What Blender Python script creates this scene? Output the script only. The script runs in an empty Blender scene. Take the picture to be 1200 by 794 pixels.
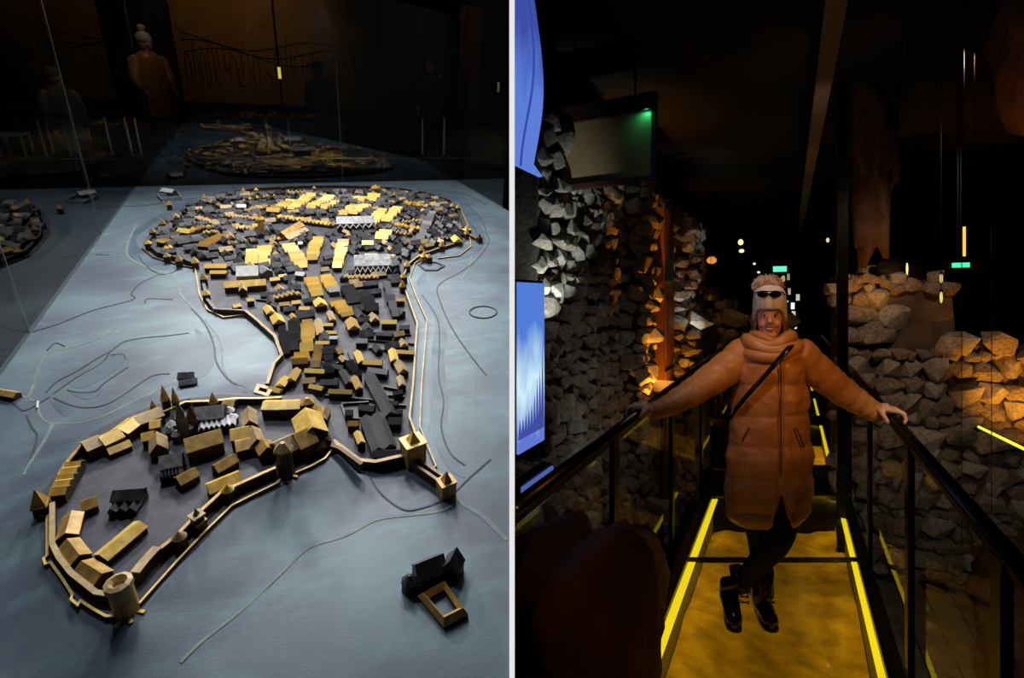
import bpy, bmesh, math, random
import numpy as np
from mathutils import Vector, Matrix, noise
C = bpy.context.scene.collection
rnd = random.Random(7)
PI = math.pi
# ---------------------------------------------------------------- camera
F = 600.0; CX, CY = 600.0, 348.0            # focal length and level line in 1200x794 pixels
cd = bpy.data.cameras.new('camera'); cam = bpy.data.objects.new('camera', cd); C.objects.link(cam)
cam.location = (0, 0, 0); cam.rotation_euler = (PI / 2, 0, 0)
cd.sensor_width = 36; cd.lens = 36 * F / 1200; cd.shift_y = -(397 - CY) / 1200
cd.clip_start = .02; cd.clip_end = 100
bpy.context.scene.camera = cam
vs = bpy.context.scene.view_settings
vs.view_transform = 'Standard'; vs.look = 'None'; vs.exposure = 0.0; vs.gamma = 1; vs.use_curve_mapping = False
bpy.context.scene.cycles.max_bounces = 6
bpy.context.scene.cycles.transparent_max_bounces = 16
bpy.context.scene.cycles.sample_clamp_indirect = 3
w = bpy.data.worlds.new('world'); bpy.context.scene.world = w; w.use_nodes = True
w.node_tree.nodes['Background'].inputs[0].default_value = (.5, .55, .7, 1)
w.node_tree.nodes['Background'].inputs[1].default_value = .0022

# ---------------------------------------------------------------- two frames
def n3(v): v = np.array(v, float); return v / np.linalg.norm(v)
def ray(px, py): return np.array([px - CX, F, -(py - CY)], float)
# frame L: the tilted display with the cast town; u right, v away, z up from its top
LV_ = n3(ray(273, 62)); LN_ = n3(np.cross(ray(273, 62), ray(1273, 62 + 77)))
if LN_[2] < 0: LN_ = -LN_
LU_ = np.cross(LV_, LN_)
LF = Matrix(((LU_[0], LV_[0], LN_[0], -LN_[0]), (LU_[1], LV_[1], LN_[1], -LN_[1]), (LU_[2], LV_[2], LN_[2], -LN_[2]), (0, 0, 0, 1)))
# frame R: the footbridge; q right, s along it, z up from its glass
TH = math.atan2(325, 600); CT, ST = math.cos(TH), math.sin(TH); EYE = 1.63
RF = Matrix(((CT, ST, 0, 0), (-ST, CT, 0, 0), (0, 0, 1, -EYE), (0, 0, 0, 1)))
def P(px, py, z=0.0):                        # a point of frame L at height z
    r = ray(px, py); l = (r @ LU_, r @ LV_, r @ LN_); t = (z - 1) / l[2]
    return Vector((l[0] * t, l[1] * t, z))
def PV(px, py, v):                           # a point of frame L at distance v
    r = ray(px, py); l = (r @ LU_, r @ LV_, r @ LN_); t = v / l[1]
    return Vector((l[0] * t, v, 1 + l[2] * t))
def Q(px, py, s):                            # a point of frame R on the cross plane s
    x = px - CX; rq = x * CT - F * ST; rs = x * ST + F * CT; t = s / rs
    return Vector((rq * t, s, EYE - (py - CY) * t))
def QQ(px, py, q):                           # a point of frame R on the long plane q
    x = px - CX; rq = x * CT - F * ST; rs = x * ST + F * CT; t = q / rq
    return Vector((q, rs * t, EYE - (py - CY) * t))
def QZ(px, py, z):
    x = px - CX; rq = x * CT - F * ST; rs = x * ST + F * CT; t = (z - EYE) / -(py - CY)
    return Vector((rq * t, rs * t, z))

# ---------------------------------------------------------------- lights (lamps of the two halls, some added)
def aim(o, frame, loc, target):
    a = frame @ Vector(loc); b = frame @ Vector(target)
    o.matrix_world = Matrix.Translation(a) @ (b - a).to_track_quat('-Z', 'Y').to_matrix().to_4x4()
def spot(frame, loc, target, power, col, deg, blend=.6, rad=.03):
    l = bpy.data.lights.new('spot', 'SPOT'); l.energy = power; l.color = col; l.spot_size = math.radians(deg); l.spot_blend = blend; l.shadow_soft_size = rad
    o = bpy.data.objects.new('spotlight', l); C.objects.link(o); aim(o, frame, loc, target); return o
def area(frame, loc, target, power, col, sx, sy, spread=180):
    l = bpy.data.lights.new('area', 'AREA'); l.shape = 'RECTANGLE'; l.size = sx; l.size_y = sy; l.energy = power; l.color = col; l.spread = math.radians(spread)
    o = bpy.data.objects.new('ceiling_light', l); C.objects.link(o); aim(o, frame, loc, target); return o
# display: ceiling spots beyond and above the far end of the case
KEY = (1, .97, .90)
area(LF, (-.3, 4.3, 1.75), (.1, 2.3, 0), 38, KEY, .35, .35, 150)
area(LF, (1.35, 4.3, 1.75), (.9, 2.6, 0), 27, KEY, .35, .35, 150)
area(LF, (.45, 2.95, 1.7), (.35, 2.1, 0), 20, KEY, .25, .25, 150)
area(LF, (-.35, 1.9, 1.6), (-.1, 1.0, 0), 5, (.92, .97, 1), .2, .2, 150)
area(LF, (.9, 2.35, 1.6), (.35, 1.2, 0), 7, (.97, .98, 1), .3, .3, 150)
spot(LF, (.3, 8.4, 3.1), (.2, 10.5, 2.0), 30, (1, .70, .30), 80, 1)
spot(LF, (-3.2, 8.5, 3.0), (-4.1, 9.4, 2.2), 6, (1, .05, .08), 60, 1)
spot(LF, (-.6, 7.9, 2.6), (-1.5, 9.0, 1.2), 9, (1, .8, .55), 60, 1)
# footbridge hall
area(Matrix.Identity(4), (0, -.03, -.06), (0, 1, -.06), .045, (1, 1, 1), .006, 1.3, 3)  # added lamp behind the camera, only to whiten the partition edge
spot(RF, (.9, 1.0, 2.7), (-.03, 2.9, 1.32), 70, (1, .42, .06), 27, 1, .05)
spot(RF, (-.62, 1.75, 2.1), (-.2, 2.9, 1.2), 9, (.95, .75, .85), 40, .9, .05)
WHITE = (.86, 1, .95); ORANGE = (1, .36, .03)

# ---------------------------------------------------------------- materials
def lin(r, g, b): return tuple(((c / 255) / 12.92 if c / 255 <= .04045 else (((c / 255) + .055) / 1.055) ** 2.4) for c in (r, g, b))
MATS = {}
def mat(name, a, b=None, scale=20, rough=.6, metal=0, bump=0, bscale=60, coat=0, spec=.5, stretch=None, emit=None, estr=0, detail=4, lo=.35, hi=.65):
    m = bpy.data.materials.new(name); m.use_nodes = True; nt = m.node_tree; p = nt.nodes['Principled BSDF']
    p.inputs['Roughness'].default_value = rough; p.inputs['Metallic'].default_value = metal
    p.inputs['Coat Weight'].default_value = coat; p.inputs['Specular IOR Level'].default_value = spec
    tc = nt.nodes.new('ShaderNodeTexCoord'); mp = nt.nodes.new('ShaderNodeMapping'); nt.links.new(tc.outputs['Object'], mp.inputs[0])
    if stretch: mp.inputs['Scale'].default_value = stretch
    if b is None: p.inputs['Base Color'].default_value = (*a, 1)
    else:
        n = nt.nodes.new('ShaderNodeTexNoise'); n.inputs['Scale'].default_value = scale; n.inputs['Detail'].default_value = detail
        cr = nt.nodes.new('ShaderNodeValToRGB'); cr.color_ramp.elements[0].position = lo; cr.color_ramp.elements[1].position = hi
        cr.color_ramp.elements[0].color = (*a, 1); cr.color_ramp.elements[1].color = (*b, 1)
        nt.links.new(mp.outputs[0], n.inputs['Vector']); nt.links.new(n.outputs['Fac'], cr.inputs[0]); nt.links.new(cr.outputs[0], p.inputs['Base Color'])
    if bump:
        n2 = nt.nodes.new('ShaderNodeTexNoise'); n2.inputs['Scale'].default_value = bscale; n2.inputs['Detail'].default_value = 5
        bp = nt.nodes.new('ShaderNodeBump'); bp.inputs['Strength'].default_value = bump; bp.inputs['Distance'].default_value = .3 / bscale
        nt.links.new(mp.outputs[0], n2.inputs['Vector']); nt.links.new(n2.outputs['Fac'], bp.inputs['Height']); nt.links.new(bp.outputs[0], p.inputs['Normal'])
    if emit: p.inputs['Emission Color'].default_value = (*emit, 1); p.inputs['Emission Strength'].default_value = estr
    MATS[name] = m; return m
def glass(name, refl=1.0, tint=(1, 1, 1), ior=1.5):
    m = bpy.data.materials.new(name); m.use_nodes = True; nt = m.node_tree; nt.nodes.clear()
    o = nt.nodes.new('ShaderNodeOutputMaterial'); mx = nt.nodes.new('ShaderNodeMixShader'); t = nt.nodes.new('ShaderNodeBsdfTransparent'); g = nt.nodes.new('ShaderNodeBsdfGlossy')
    fr = nt.nodes.new('ShaderNodeFresnel'); fr.inputs[0].default_value = ior; ml = nt.nodes.new('ShaderNodeMath'); ml.operation = 'MULTIPLY'; ml.inputs[1].default_value = refl; ml.use_clamp = True
    t.inputs[0].default_value = (*tint, 1); g.inputs['Roughness'].default_value = 0.0
    ge_ = nt.nodes.new('ShaderNodeNewGeometry'); iv = nt.nodes.new('ShaderNodeMath'); iv.operation = 'SUBTRACT'; iv.inputs[0].default_value = 1; nt.links.new(ge_.outputs['Backfacing'], iv.inputs[1])
    m0 = nt.nodes.new('ShaderNodeMath'); m0.operation = 'MULTIPLY'; nt.links.new(fr.outputs[0], m0.inputs[0]); nt.links.new(iv.outputs[0], m0.inputs[1]); nt.links.new(m0.outputs[0], ml.inputs[0]); nt.links.new(ml.outputs[0], mx.inputs[0]); nt.links.new(t.outputs[0], mx.inputs[1]); nt.links.new(g.outputs[0], mx.inputs[2]); nt.links.new(mx.outputs[0], o.inputs[0])
    MATS[name] = m; return m
gold = mat('gilt_roof', lin(222, 178, 80), lin(255, 224, 130), 40, .4, .08, .15, 150)  # bright tone holds both polish and light falling on the bronze roofs
brass = mat('worn_brass', lin(168, 132, 70), lin(214, 174, 98), 45, .45, .15, .2, 120)
tan = mat('tan_roof', lin(165, 140, 105), lin(205, 178, 130), 45, .5, .1, .2, 120)
silver = mat('silver_roof', lin(215, 218, 225), lin(240, 240, 245), 40, .4, .2, .1, 120)
grey = mat('grey_lead', lin(120, 122, 128), lin(165, 167, 172), 60, .45, .4, .3, 160)
dark = mat('dark_bronze', lin(58, 58, 64), lin(92, 92, 98), 40, .45, .3, .2, 120)  # dark patina that also holds the shade on bronze roofs
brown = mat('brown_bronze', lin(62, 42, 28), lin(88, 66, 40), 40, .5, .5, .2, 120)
black = mat('black_bronze', lin(30, 30, 34), lin(50, 50, 56), 40, .45, .4, .2, 120)
slate = mat('slate_ground', lin(52, 54, 66), lin(72, 74, 88), 25, .6, .1, .4, 300)
water = mat('river_patina', lin(62, 82, 100), lin(84, 104, 122), 8, .5, .15, .25, 200)
roadm = mat('road_patina', lin(96, 112, 120), lin(124, 136, 128), 30, .6, .1, .3, 200)
ledge = mat('ledge_shadow_bronze', lin(40, 46, 54), lin(58, 66, 74), 30, .6, .2, .2, 200)  # dark bronze of the terrain step lines and pond rim
def ground_mat():
    m = mat('patina_ground', lin(88, 95, 115), lin(101, 124, 136), 3.2, .5, .15, .25, 220); nt = m.node_tree; p = nt.nodes['Principled BSDF']
    old = p.inputs['Base Color'].links[0].from_socket
    tc = nt.nodes.new('ShaderNodeTexCoord'); n = nt.nodes.new('ShaderNodeTexNoise'); n.inputs['Scale'].default_value = 5; n.inputs['Detail'].default_value = 9; n.inputs['Roughness'].default_value = .65
    mp = nt.nodes.new('ShaderNodeMapping'); mp.inputs['Rotation'].default_value = (0, 0, .5); mp.inputs['Scale'].default_value = (1, 2.4, 1)
    cr = nt.nodes.new('ShaderNodeValToRGB'); cr.color_ramp.elements[0].position = .5; cr.color_ramp.elements[1].position = .8
    mx = nt.nodes.new('ShaderNodeMix'); mx.data_type = 'RGBA'; mx.inputs[7].default_value = (*lin(112, 148, 156), 1)
    nt.links.new(tc.outputs['Object'], mp.inputs[0]); nt.links.new(mp.outputs[0], n.inputs['Vector']); nt.links.new(n.outputs['Fac'], cr.inputs[0]); nt.links.new(cr.outputs[0], mx.inputs[0]); nt.links.new(old, mx.inputs[6])
    v = nt.nodes.new('ShaderNodeTexNoise'); v.inputs['Scale'].default_value = 1.7; v.inputs['Detail'].default_value = 5
    cr2 = nt.nodes.new('ShaderNodeValToRGB'); cr2.color_ramp.elements[0].position = .35; cr2.color_ramp.elements[0].color = (.62, .62, .68, 1); cr2.color_ramp.elements[1].position = .6
    m2 = nt.nodes.new('ShaderNodeMix'); m2.data_type = 'RGBA'; m2.blend_type = 'MULTIPLY'; m2.inputs[0].default_value = 1
    nt.links.new(tc.outputs['Object'], v.inputs['Vector']); nt.links.new(v.outputs['Fac'], cr2.inputs[0]); nt.links.new(mx.outputs[2], m2.inputs[6]); nt.links.new(cr2.outputs[0], m2.inputs[7]); nt.links.new(m2.outputs[2], p.inputs['Base Color'])
    return m
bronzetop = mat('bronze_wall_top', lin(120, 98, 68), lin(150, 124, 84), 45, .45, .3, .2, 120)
ground = ground_mat()
blackmetal = mat('black_metal', lin(16, 15, 15), None, rough=.35, metal=.6)
bronzepost = mat('post_metal', lin(30, 24, 18), None, rough=.35, metal=.7)
steel = mat('brushed_steel', lin(120, 118, 115), lin(150, 148, 145), 30, .28, .9)
railm = mat('rail_steel', lin(70, 60, 50), lin(84, 74, 62), 30, .3, .9)
stone = mat('rubble_stone', lin(120, 108, 98), lin(176, 164, 150), 9, .85, 0, .9, 45, detail=8)
stone2 = mat('pale_rubble_stone', lin(150, 146, 138), lin(200, 196, 186), 9, .85, 0, .9, 45, detail=8)
mortar = mat('dark_mortar', lin(38, 32, 28), lin(62, 52, 44), 14, .95, 0, .8, 30)
plaster = mat('old_plaster', lin(82, 70, 58), lin(112, 96, 78), 7, .9, 0, .9, 25)
rust = mat('rust_rock', lin(92, 58, 38), lin(122, 80, 54), 5, .9, 0, 1, 14)
cavedark = mat('cave_rock', lin(30, 26, 24), lin(48, 40, 34), 5, .95, 0, .9, 12)
paving = mat('paving_slab', lin(96, 90, 78), lin(126, 118, 100), 8, .85, 0, .6, 50)
earth = mat('sandy_earth', lin(150, 112, 30), lin(206, 160, 60), 7, .9, 0, .9, 22, detail=8)
wallblack = mat('black_paint', lin(14, 13, 13), None, rough=.8)
whitepaint = mat('white_edge_paint', (.9, .9, .9), None, rough=.8)

# ---------------------------------------------------------------- mesh builder
class T:                                     # a top-level thing: an Empty at its base
    def __init__(s, name, frame, loc, label, cat, group=None, kind=None):
        s.frame = frame; s.loc = Vector(loc)
        s.o = bpy.data.objects.new(name, None); C.objects.link(s.o); s.o.matrix_world = frame @ Matrix.Translation(s.loc); s.o.empty_display_size = .05
        tag(s.o, label, cat, group, kind)
def tag(o, label=None, cat=None, group=None, kind=None):
    if label: o['label'] = label
    if cat: o['category'] = cat
    if group: o['group'] = group
    if kind: o['kind'] = kind
    return o
class MB:
    def __init__(s): s.v = []; s.f = []
    def add(s, vs, fs):
        k = len(s.v); s.v += [Vector(x) for x in vs]; s.f += [tuple(i + k for i in f) for f in fs]; return s
    def box(s, c, d, rz=0, taper=1):
        c = Vector(c); R = Matrix.Rotation(rz, 3, 'Z'); vs = []
        for z in (0, 1):
            k = taper if z else 1
            for x, y in ((-1, -1), (1, -1), (1, 1), (-1, 1)): vs.append(c + R @ Vector((x * d[0] / 2 * k, y * d[1] / 2 * k, z * d[2])))
        return s.add(vs, [(3, 2, 1, 0), (4, 5, 6, 7), (0, 1, 5, 4), (1, 2, 6, 5), (2, 3, 7, 6), (3, 0, 4, 7)])
    def cyl(s, c, r0, r1, h, n=12, rot=0, z0=0):
        c = Vector(c); vs = [c + Vector((r0 * math.cos(2 * PI * i / n + rot), r0 * math.sin(2 * PI * i / n + rot), z0)) for i in range(n)]
        if r1 < 1e-6: return s.add(vs + [c + Vector((0, 0, z0 + h))], [tuple(range(n - 1, -1, -1))] + [(i, (i + 1) % n, n) for i in range(n)])
        vs += [c + Vector((r1 * math.cos(2 * PI * i / n + rot), r1 * math.sin(2 * PI * i / n + rot), z0 + h)) for i in range(n)]
        return s.add(vs, [tuple(range(n - 1, -1, -1)), tuple(range(n, 2 * n))] + [(i, (i + 1) % n, n + (i + 1) % n, n + i) for i in range(n)])
    def tube(s, pts, r, n=8, caps=True, flat=1):
        pts = [Vector(p) for p in pts]; rs = r if isinstance(r, (list, tuple)) else [r] * len(pts); k = len(s.v); m = len(pts); up = None
        for i, p in enumerate(pts):
            t = (pts[min(i + 1, m - 1)] - pts[max(i - 1, 0)]); t.normalize()
            if up is None: up = Vector((0, 0, 1)) if abs(t.z) < .9 else Vector((0, 1, 0))
            a = t.cross(up); a.normalize(); b = a.cross(t); up = b
            for j in range(n):
                an = 2 * PI * j / n; s.v.append(p + a * (rs[i] * math.cos(an)) + b * (rs[i] * flat * math.sin(an)))
        for i in range(m - 1):
            for j in range(n): s.f.append((k + i * n + j, k + i * n + (j + 1) % n, k + (i + 1) * n + (j + 1) % n, k + (i + 1) * n + j))
        if caps: s.f.append(tuple(k + j for j in range(n - 1, -1, -1))); s.f.append(tuple(k + (m - 1) * n + j for j in range(n)))
        return s
    def capsule(s, p1, r1, p2, r2, n=12):
        p1, p2 = Vector(p1), Vector(p2); d = (p2 - p1)
        if d.length < 1e-6: d = Vector((0, 0, 1e-4))
        u = d.normalized(); L = d.length; pts = []; rs = []
        for a in (88, 60, 30): pts.append(p1 - u * (r1 * math.sin(math.radians(a)))); rs.append(r1 * math.cos(math.radians(a)))
        pts += [p1, p1 + d]; rs += [r1, r2]
        for a in (30, 60, 88): pts.append(p1 + d + u * (r2 * math.sin(math.radians(a)))); rs.append(r2 * math.cos(math.radians(a)))
        return s.tube(pts, rs, n)
    def ell(s, c, r, n=16, m=10):
        c = Vector(c); k = len(s.v)
        for i in range(m + 1):
            a = PI * i / m
            for j in range(n): b = 2 * PI * j / n; s.v.append(c + Vector((r[0] * max(math.sin(a), .01) * math.cos(b), r[1] * max(math.sin(a), .01) * math.sin(b), -r[2] * math.cos(a))))
        for i in range(m):
            for j in range(n): s.f.append((k + i * n + j, k + i * n + (j + 1) % n, k + (i + 1) * n + (j + 1) % n, k + (i + 1) * n + j))
        s.f.append(tuple(k + j for j in range(n - 1, -1, -1))); s.f.append(tuple(k + m * n + j for j in range(n))); return s
    def loft(s, rings, caps=True):
        k = len(s.v); n = len(rings[0])
        for r in rings: s.v += [Vector(x) for x in r]
        for i in range(len(rings) - 1):
            for j in range(n): s.f.append((k + i * n + j, k + i * n + (j + 1) % n, k + (i + 1) * n + (j + 1) % n, k + (i + 1) * n + j))
        if caps: s.f.append(tuple(k + j for j in range(n - 1, -1, -1))); s.f.append(tuple(k + (len(rings) - 1) * n + j for j in range(n)))
        return s
    def prism(s, poly, z0, z1):
        n = len(poly); vs = [Vector((p[0], p[1], z0)) for p in poly] + [Vector((p[0], p[1], z1)) for p in poly]
        return s.add(vs, [tuple(range(n - 1, -1, -1)), tuple(range(n, 2 * n))] + [(i, (i + 1) % n, n + (i + 1) % n, n + i) for i in range(n)])
    def wall(s, pts, th, z0, z1, closed=False):          # a wall of constant thickness along a path; z0/z1 numbers or functions of the point
        pts = [Vector((p[0], p[1], 0)) for p in pts]; m = len(pts); k = len(s.v); f0 = z0 if callable(z0) else (lambda p: z0); f1 = z1 if callable(z1) else (lambda p: z1)
        for i, p in enumerate(pts):
            a = pts[(i - 1) % m] if closed or i else p; b = pts[(i + 1) % m] if closed or i < m - 1 else p
            d1 = (p - a).normalized() if (p - a).length > 0 else (b - p).normalized(); d2 = (b - p).normalized() if (b - p).length > 0 else d1
            t = d1 + d2; t = t.normalized() if t.length > .1 else d1
            nn = Vector((-t.y, t.x, 0)); c = max(.5, nn.dot(Vector((-d1.y, d1.x, 0)))); nn *= th / 2 / c
            for q in (p - nn, p + nn):
                s.v.append(Vector((q.x, q.y, f0(p)))); s.v.append(Vector((q.x, q.y, f1(p))))
        for i in range(m if closed else m - 1):
            a, b = k + 4 * i, k + 4 * ((i + 1) % m)
            s.f += [(a, b, b + 1, a + 1), (a + 2, a + 3, b + 3, b + 2), (a + 1, b + 1, b + 3, a + 3), (a, a + 2, b + 2, b)]
        if not closed: a, b = k, k + 4 * (m - 1); s.f += [(a, a + 1, a + 3, a + 2), (b, b + 2, b + 3, b + 1)]
        return s
    def build(s, name, m, parent=None, frame=None, origin=None, smooth=False, bevel=0):
        par = parent if isinstance(parent, T) else None
        off = par.loc if par else (Vector(origin) if origin is not None else Vector((0, 0, 0)))
        if not par and parent is not None: off = parent['_off'] if '_off' in parent else Vector((0, 0, 0)); off = Vector(off)
        me = bpy.data.meshes.new(name); me.from_pydata([tuple(x - off) for x in s.v], [], s.f); me.materials.append(m)
        bm = bmesh.new(); bm.from_mesh(me); bmesh.ops.recalc_face_normals(bm, faces=bm.faces)
        if bevel: bmesh.ops.bevel(bm, geom=bm.edges[:], offset=bevel, segments=1, affect='EDGES')
        bm.to_mesh(me); bm.free()
        if smooth: me.polygons.foreach_set('use_smooth', [True] * len(me.polygons))
        o = bpy.data.objects.new(name, me); C.objects.link(o)
        if par: o.parent = par.o
        elif parent is not None: o.parent = parent
        else: o.matrix_world = frame @ Matrix.Translation(off)
        OFF[o.name] = off
        return o
OFF = {}
def sub(mb, name, m, parent, smooth=False):            # a sub-part under a part mesh built with MB.build
    me = bpy.data.meshes.new(name); off = OFF[parent.name]; me.from_pydata([tuple(x - off) for x in mb.v], [], mb.f); me.materials.append(m)
    bm = bmesh.new(); bm.from_mesh(me); bmesh.ops.recalc_face_normals(bm, faces=bm.faces); bm.to_mesh(me); bm.free()
    if smooth: me.polygons.foreach_set('use_smooth', [True] * len(me.polygons))
    o = bpy.data.objects.new(name, me); C.objects.link(o); o.parent = parent; OFF[o.name] = off; return o
def gable(a, b, wd, z0, he, hr):                        # (walls, roof) for a ridge from a to b (xy), span wd, eaves he, ridge hr
    a = Vector((a[0], a[1], 0)); b = Vector((b[0], b[1], 0)); d = (b - a).normalized(); n = Vector((-d.y, d.x, 0)) * wd / 2
    ov = .002; W = MB(); R = MB()
    e = [a - n, b - n, b + n, a + n]
    vs = [Vector((p.x, p.y, z0)) for p in e] + [Vector((p.x, p.y, z0 + he)) for p in e] + [Vector((a.x, a.y, z0 + hr - .001)), Vector((b.x, b.y, z0 + hr - .001))]
    W.add(vs, [(3, 2, 1, 0), (0, 1, 5, 4), (2, 3, 7, 6), (1, 2, 6, 9, 5), (3, 0, 4, 8, 7), (4, 5, 9, 8), (6, 7, 8, 9)])
    a2 = a - d * ov; b2 = b + d * ov; n2 = n * (1 + 2 * ov / wd); sl = (hr - he) / (wd / 2) * ov
    lo = [a2 - n2, b2 - n2, b2 + n2, a2 + n2]; tk = .0022
    vs = [Vector((p.x, p.y, z0 + he - sl)) for p in lo] + [Vector((a2.x, a2.y, z0 + hr)), Vector((b2.x, b2.y, z0 + hr))]
    vs += [v + Vector((0, 0, tk)) for v in vs]
    R.add(vs, [(6, 7, 11, 10), (8, 9, 10, 11), (0, 4, 5, 1), (2, 5, 4, 3), (0, 1, 7, 6), (2, 3, 9, 8), (0, 6, 10, 4), (4, 10, 9, 3), (1, 5, 11, 7), (5, 2, 8, 11)])
    return W, R
def building(name, p1, p2, wd, he, hr, wm, rm, label, cat='building', z0=0.0, group=None):   # ridge ends given at ridge height
    a = P(*p1, z0 + hr); b = P(*p2, z0 + hr); W, R = gable(a, b, wd, z0, he, hr); c = (a + b) / 2; c.z = z0
    t = T(name, LF, c, label, cat, group); W.build('walls', wm, t); R.build('roof', rm, t); return t
def ordinal(i): return ['first', 'second', 'third', 'fourth', 'fifth', 'sixth', 'seventh', 'eighth', 'ninth', 'tenth', 'eleventh', 'twelfth', 'thirteenth', 'fourteenth', 'fifteenth', 'sixteenth'][i]

# ================================================================ added PARTITION between the two halls, standing in for a white divider
pm = MB().add([(-.0019, .395, -1.6), (.0019, .395, -1.6), (.0019, .395, 1.4), (-.0019, .395, 1.4), (-.0019, 13, -1.6), (.0019, 13, -1.6), (.0019, 13, 4.5), (-.0019, 13, 4.5)],
              [(0, 1, 2, 3), (4, 5, 6, 7), (0, 4, 7, 3), (1, 5, 6, 2), (0, 1, 5, 4), (3, 2, 6, 7)]).build('wall_middle', wallblack, frame=Matrix.Identity(4)); tag(pm, kind='structure')
ed = MB().box((0, .39, -1.6), (.0041, .008, 3.0)).build('trim_1', whitepaint, frame=Matrix.Identity(4)); tag(ed, kind='structure')

# ================================================================ LEFT: DISPLAY CASE WITH THE CAST TOWN
UL, UR, VF = -.792, 1.822, 4.818
HC = .032
CASTLE = [P(*p, HC) for p in [(46, 605), (50, 655), (82, 703), (122, 724), (150, 730), (172, 702), (210, 662), (275, 596), (330, 569), (386, 538), (392, 520), (383, 480), (366, 462), (310, 464), (260, 462), (196, 470), (150, 485), (98, 512), (62, 560), (45, 580)]]
cpoly = np.array([[p.x, p.y] for p in CASTLE])
def sdist(u, v, cpoly=cpoly):                                        # numpy: distance outside the castle outline (0 inside)
    d = np.full(u.shape, 1e9); inside = np.zeros(u.shape, bool); n = len(cpoly)
    for i in range(n):
        a = cpoly[i]; b = cpoly[(i + 1) % n]; ab = b - a
        t = np.clip(((u - a[0]) * ab[0] + (v - a[1]) * ab[1]) / (ab @ ab), 0, 1)
        d = np.minimum(d, np.hypot(u - a[0] - t * ab[0], v - a[1] - t * ab[1]))
        c = ((a[1] > v) != (b[1] > v)) & (u < (b[0] - a[0]) * (v - a[1]) / (b[1] - a[1] + 1e-12) + a[0]); inside ^= c
    return np.where(inside, 0, d)
CITY = [(300, 462), (318, 448), (327, 420), (325, 395), (300, 374), (286, 364), (248, 360), (238, 335), (233, 312), (215, 306), (180, 299), (168, 286), (180, 268), (205, 250), (225, 240), (262, 229), (300, 223), (350, 221), (440, 222), (490, 227), (530, 237), (542, 252), (549, 276), (543, 287), (515, 293), (490, 303), (478, 313), (473, 332), (490, 376), (489, 400), (481, 490), (499, 532), (480, 545), (423, 548), (385, 522), (368, 485), (340, 468)]
citypoly = np.array([P(*p)[:2] for p in CITY])
def H(u, v):
    u = np.asarray(u, float); v = np.asarray(v, float); d = sdist(u, v)
    t = np.clip(d / .20, 0, 1); h = HC * (1 - t) ** 2 * (1 + .3 * t)
    dc = sdist(u, v, citypoly); return np.where(d <= 0, HC, h * np.clip(dc / .03, 0, 1))
def hz(p): return float(H(np.array([p[0]]), np.array([p[1]]))[0])
nu, nv = 170, 300; vvv = np.linspace(.3, VF, nv); verts = []; faces = []
for v in vvv:
    um = min(UR, (.44144 * v + .0704 - .005) / .8945)
    for u in np.linspace(UL, um, nu): verts.append((u, v))
A = np.array(verts); Z = H(A[:, 0], A[:, 1])
Z = Z + (Z > .0002) * (Z < HC - .0003) * np.array([noise.noise((x * 14, y * 14, 0)) * .002 for x, y in A])
faces = [(j * nu + i, j * nu + i + 1, (j + 1) * nu + i + 1, (j + 1) * nu + i) for j in range(nv - 1) for i in range(nu - 1)]
tab = T('relief_table', LF, (0, 2, 0), 'large blue-green patinated metal relief base carrying the whole cast town', 'relief model')
g = MB(); g.v = [Vector((x, y, z)) for (x, y), z in zip(verts, Z)]; g.f = faces; g.build('ground', ground, tab, smooth=True)
def clipu(p): return Vector((min(p[0], (.44144 * p[1] + .0704 - .012) / .8945), p[1], 0))
umn = (.44144 * .3 + .0704 - .012) / .8945
MB().prism([(UL, .3), (umn, .3), (UR, (UR * .8945 - .0704 + .012) / .44144), (UR, VF), (UL, VF)], -.12, -.004).build('slab', blackmetal, tab)
def drape(pts, step=.03):
    out = []
    for a, b in zip(pts[:-1], pts[1:]):
        n = max(1, int((b - a).length / step))
        for i in range(n): out.append(a.lerp(b, i / n))
    return out + [pts[-1]]
def smoothline(pts, k=4):
    out = []; n = len(pts)
    for i in range(n - 1):
        p0, p1, p2, p3 = pts[max(i - 1, 0)], pts[i], pts[i + 1], pts[min(i + 2, n - 1)]
        for j in range(k):
            t = j / k; out.append(.5 * ((2 * p1) + (p2 - p0) * t + (2 * p0 - 5 * p1 + 4 * p2 - p3) * t * t + (3 * p1 - p0 - 3 * p2 + p3) * t ** 3))
    return out + [pts[-1]]
def line(pxs, wd, hgt, m, name, curved=True):
    pts = [clipu(P(*p)) for p in pxs]
    if curved: pts = smoothline(pts)
    pts = drape(pts); return MB().wall(pts, wd, lambda p: hz(p) - .001, lambda p: hz(p) + hgt).build(name, m, tab)
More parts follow.
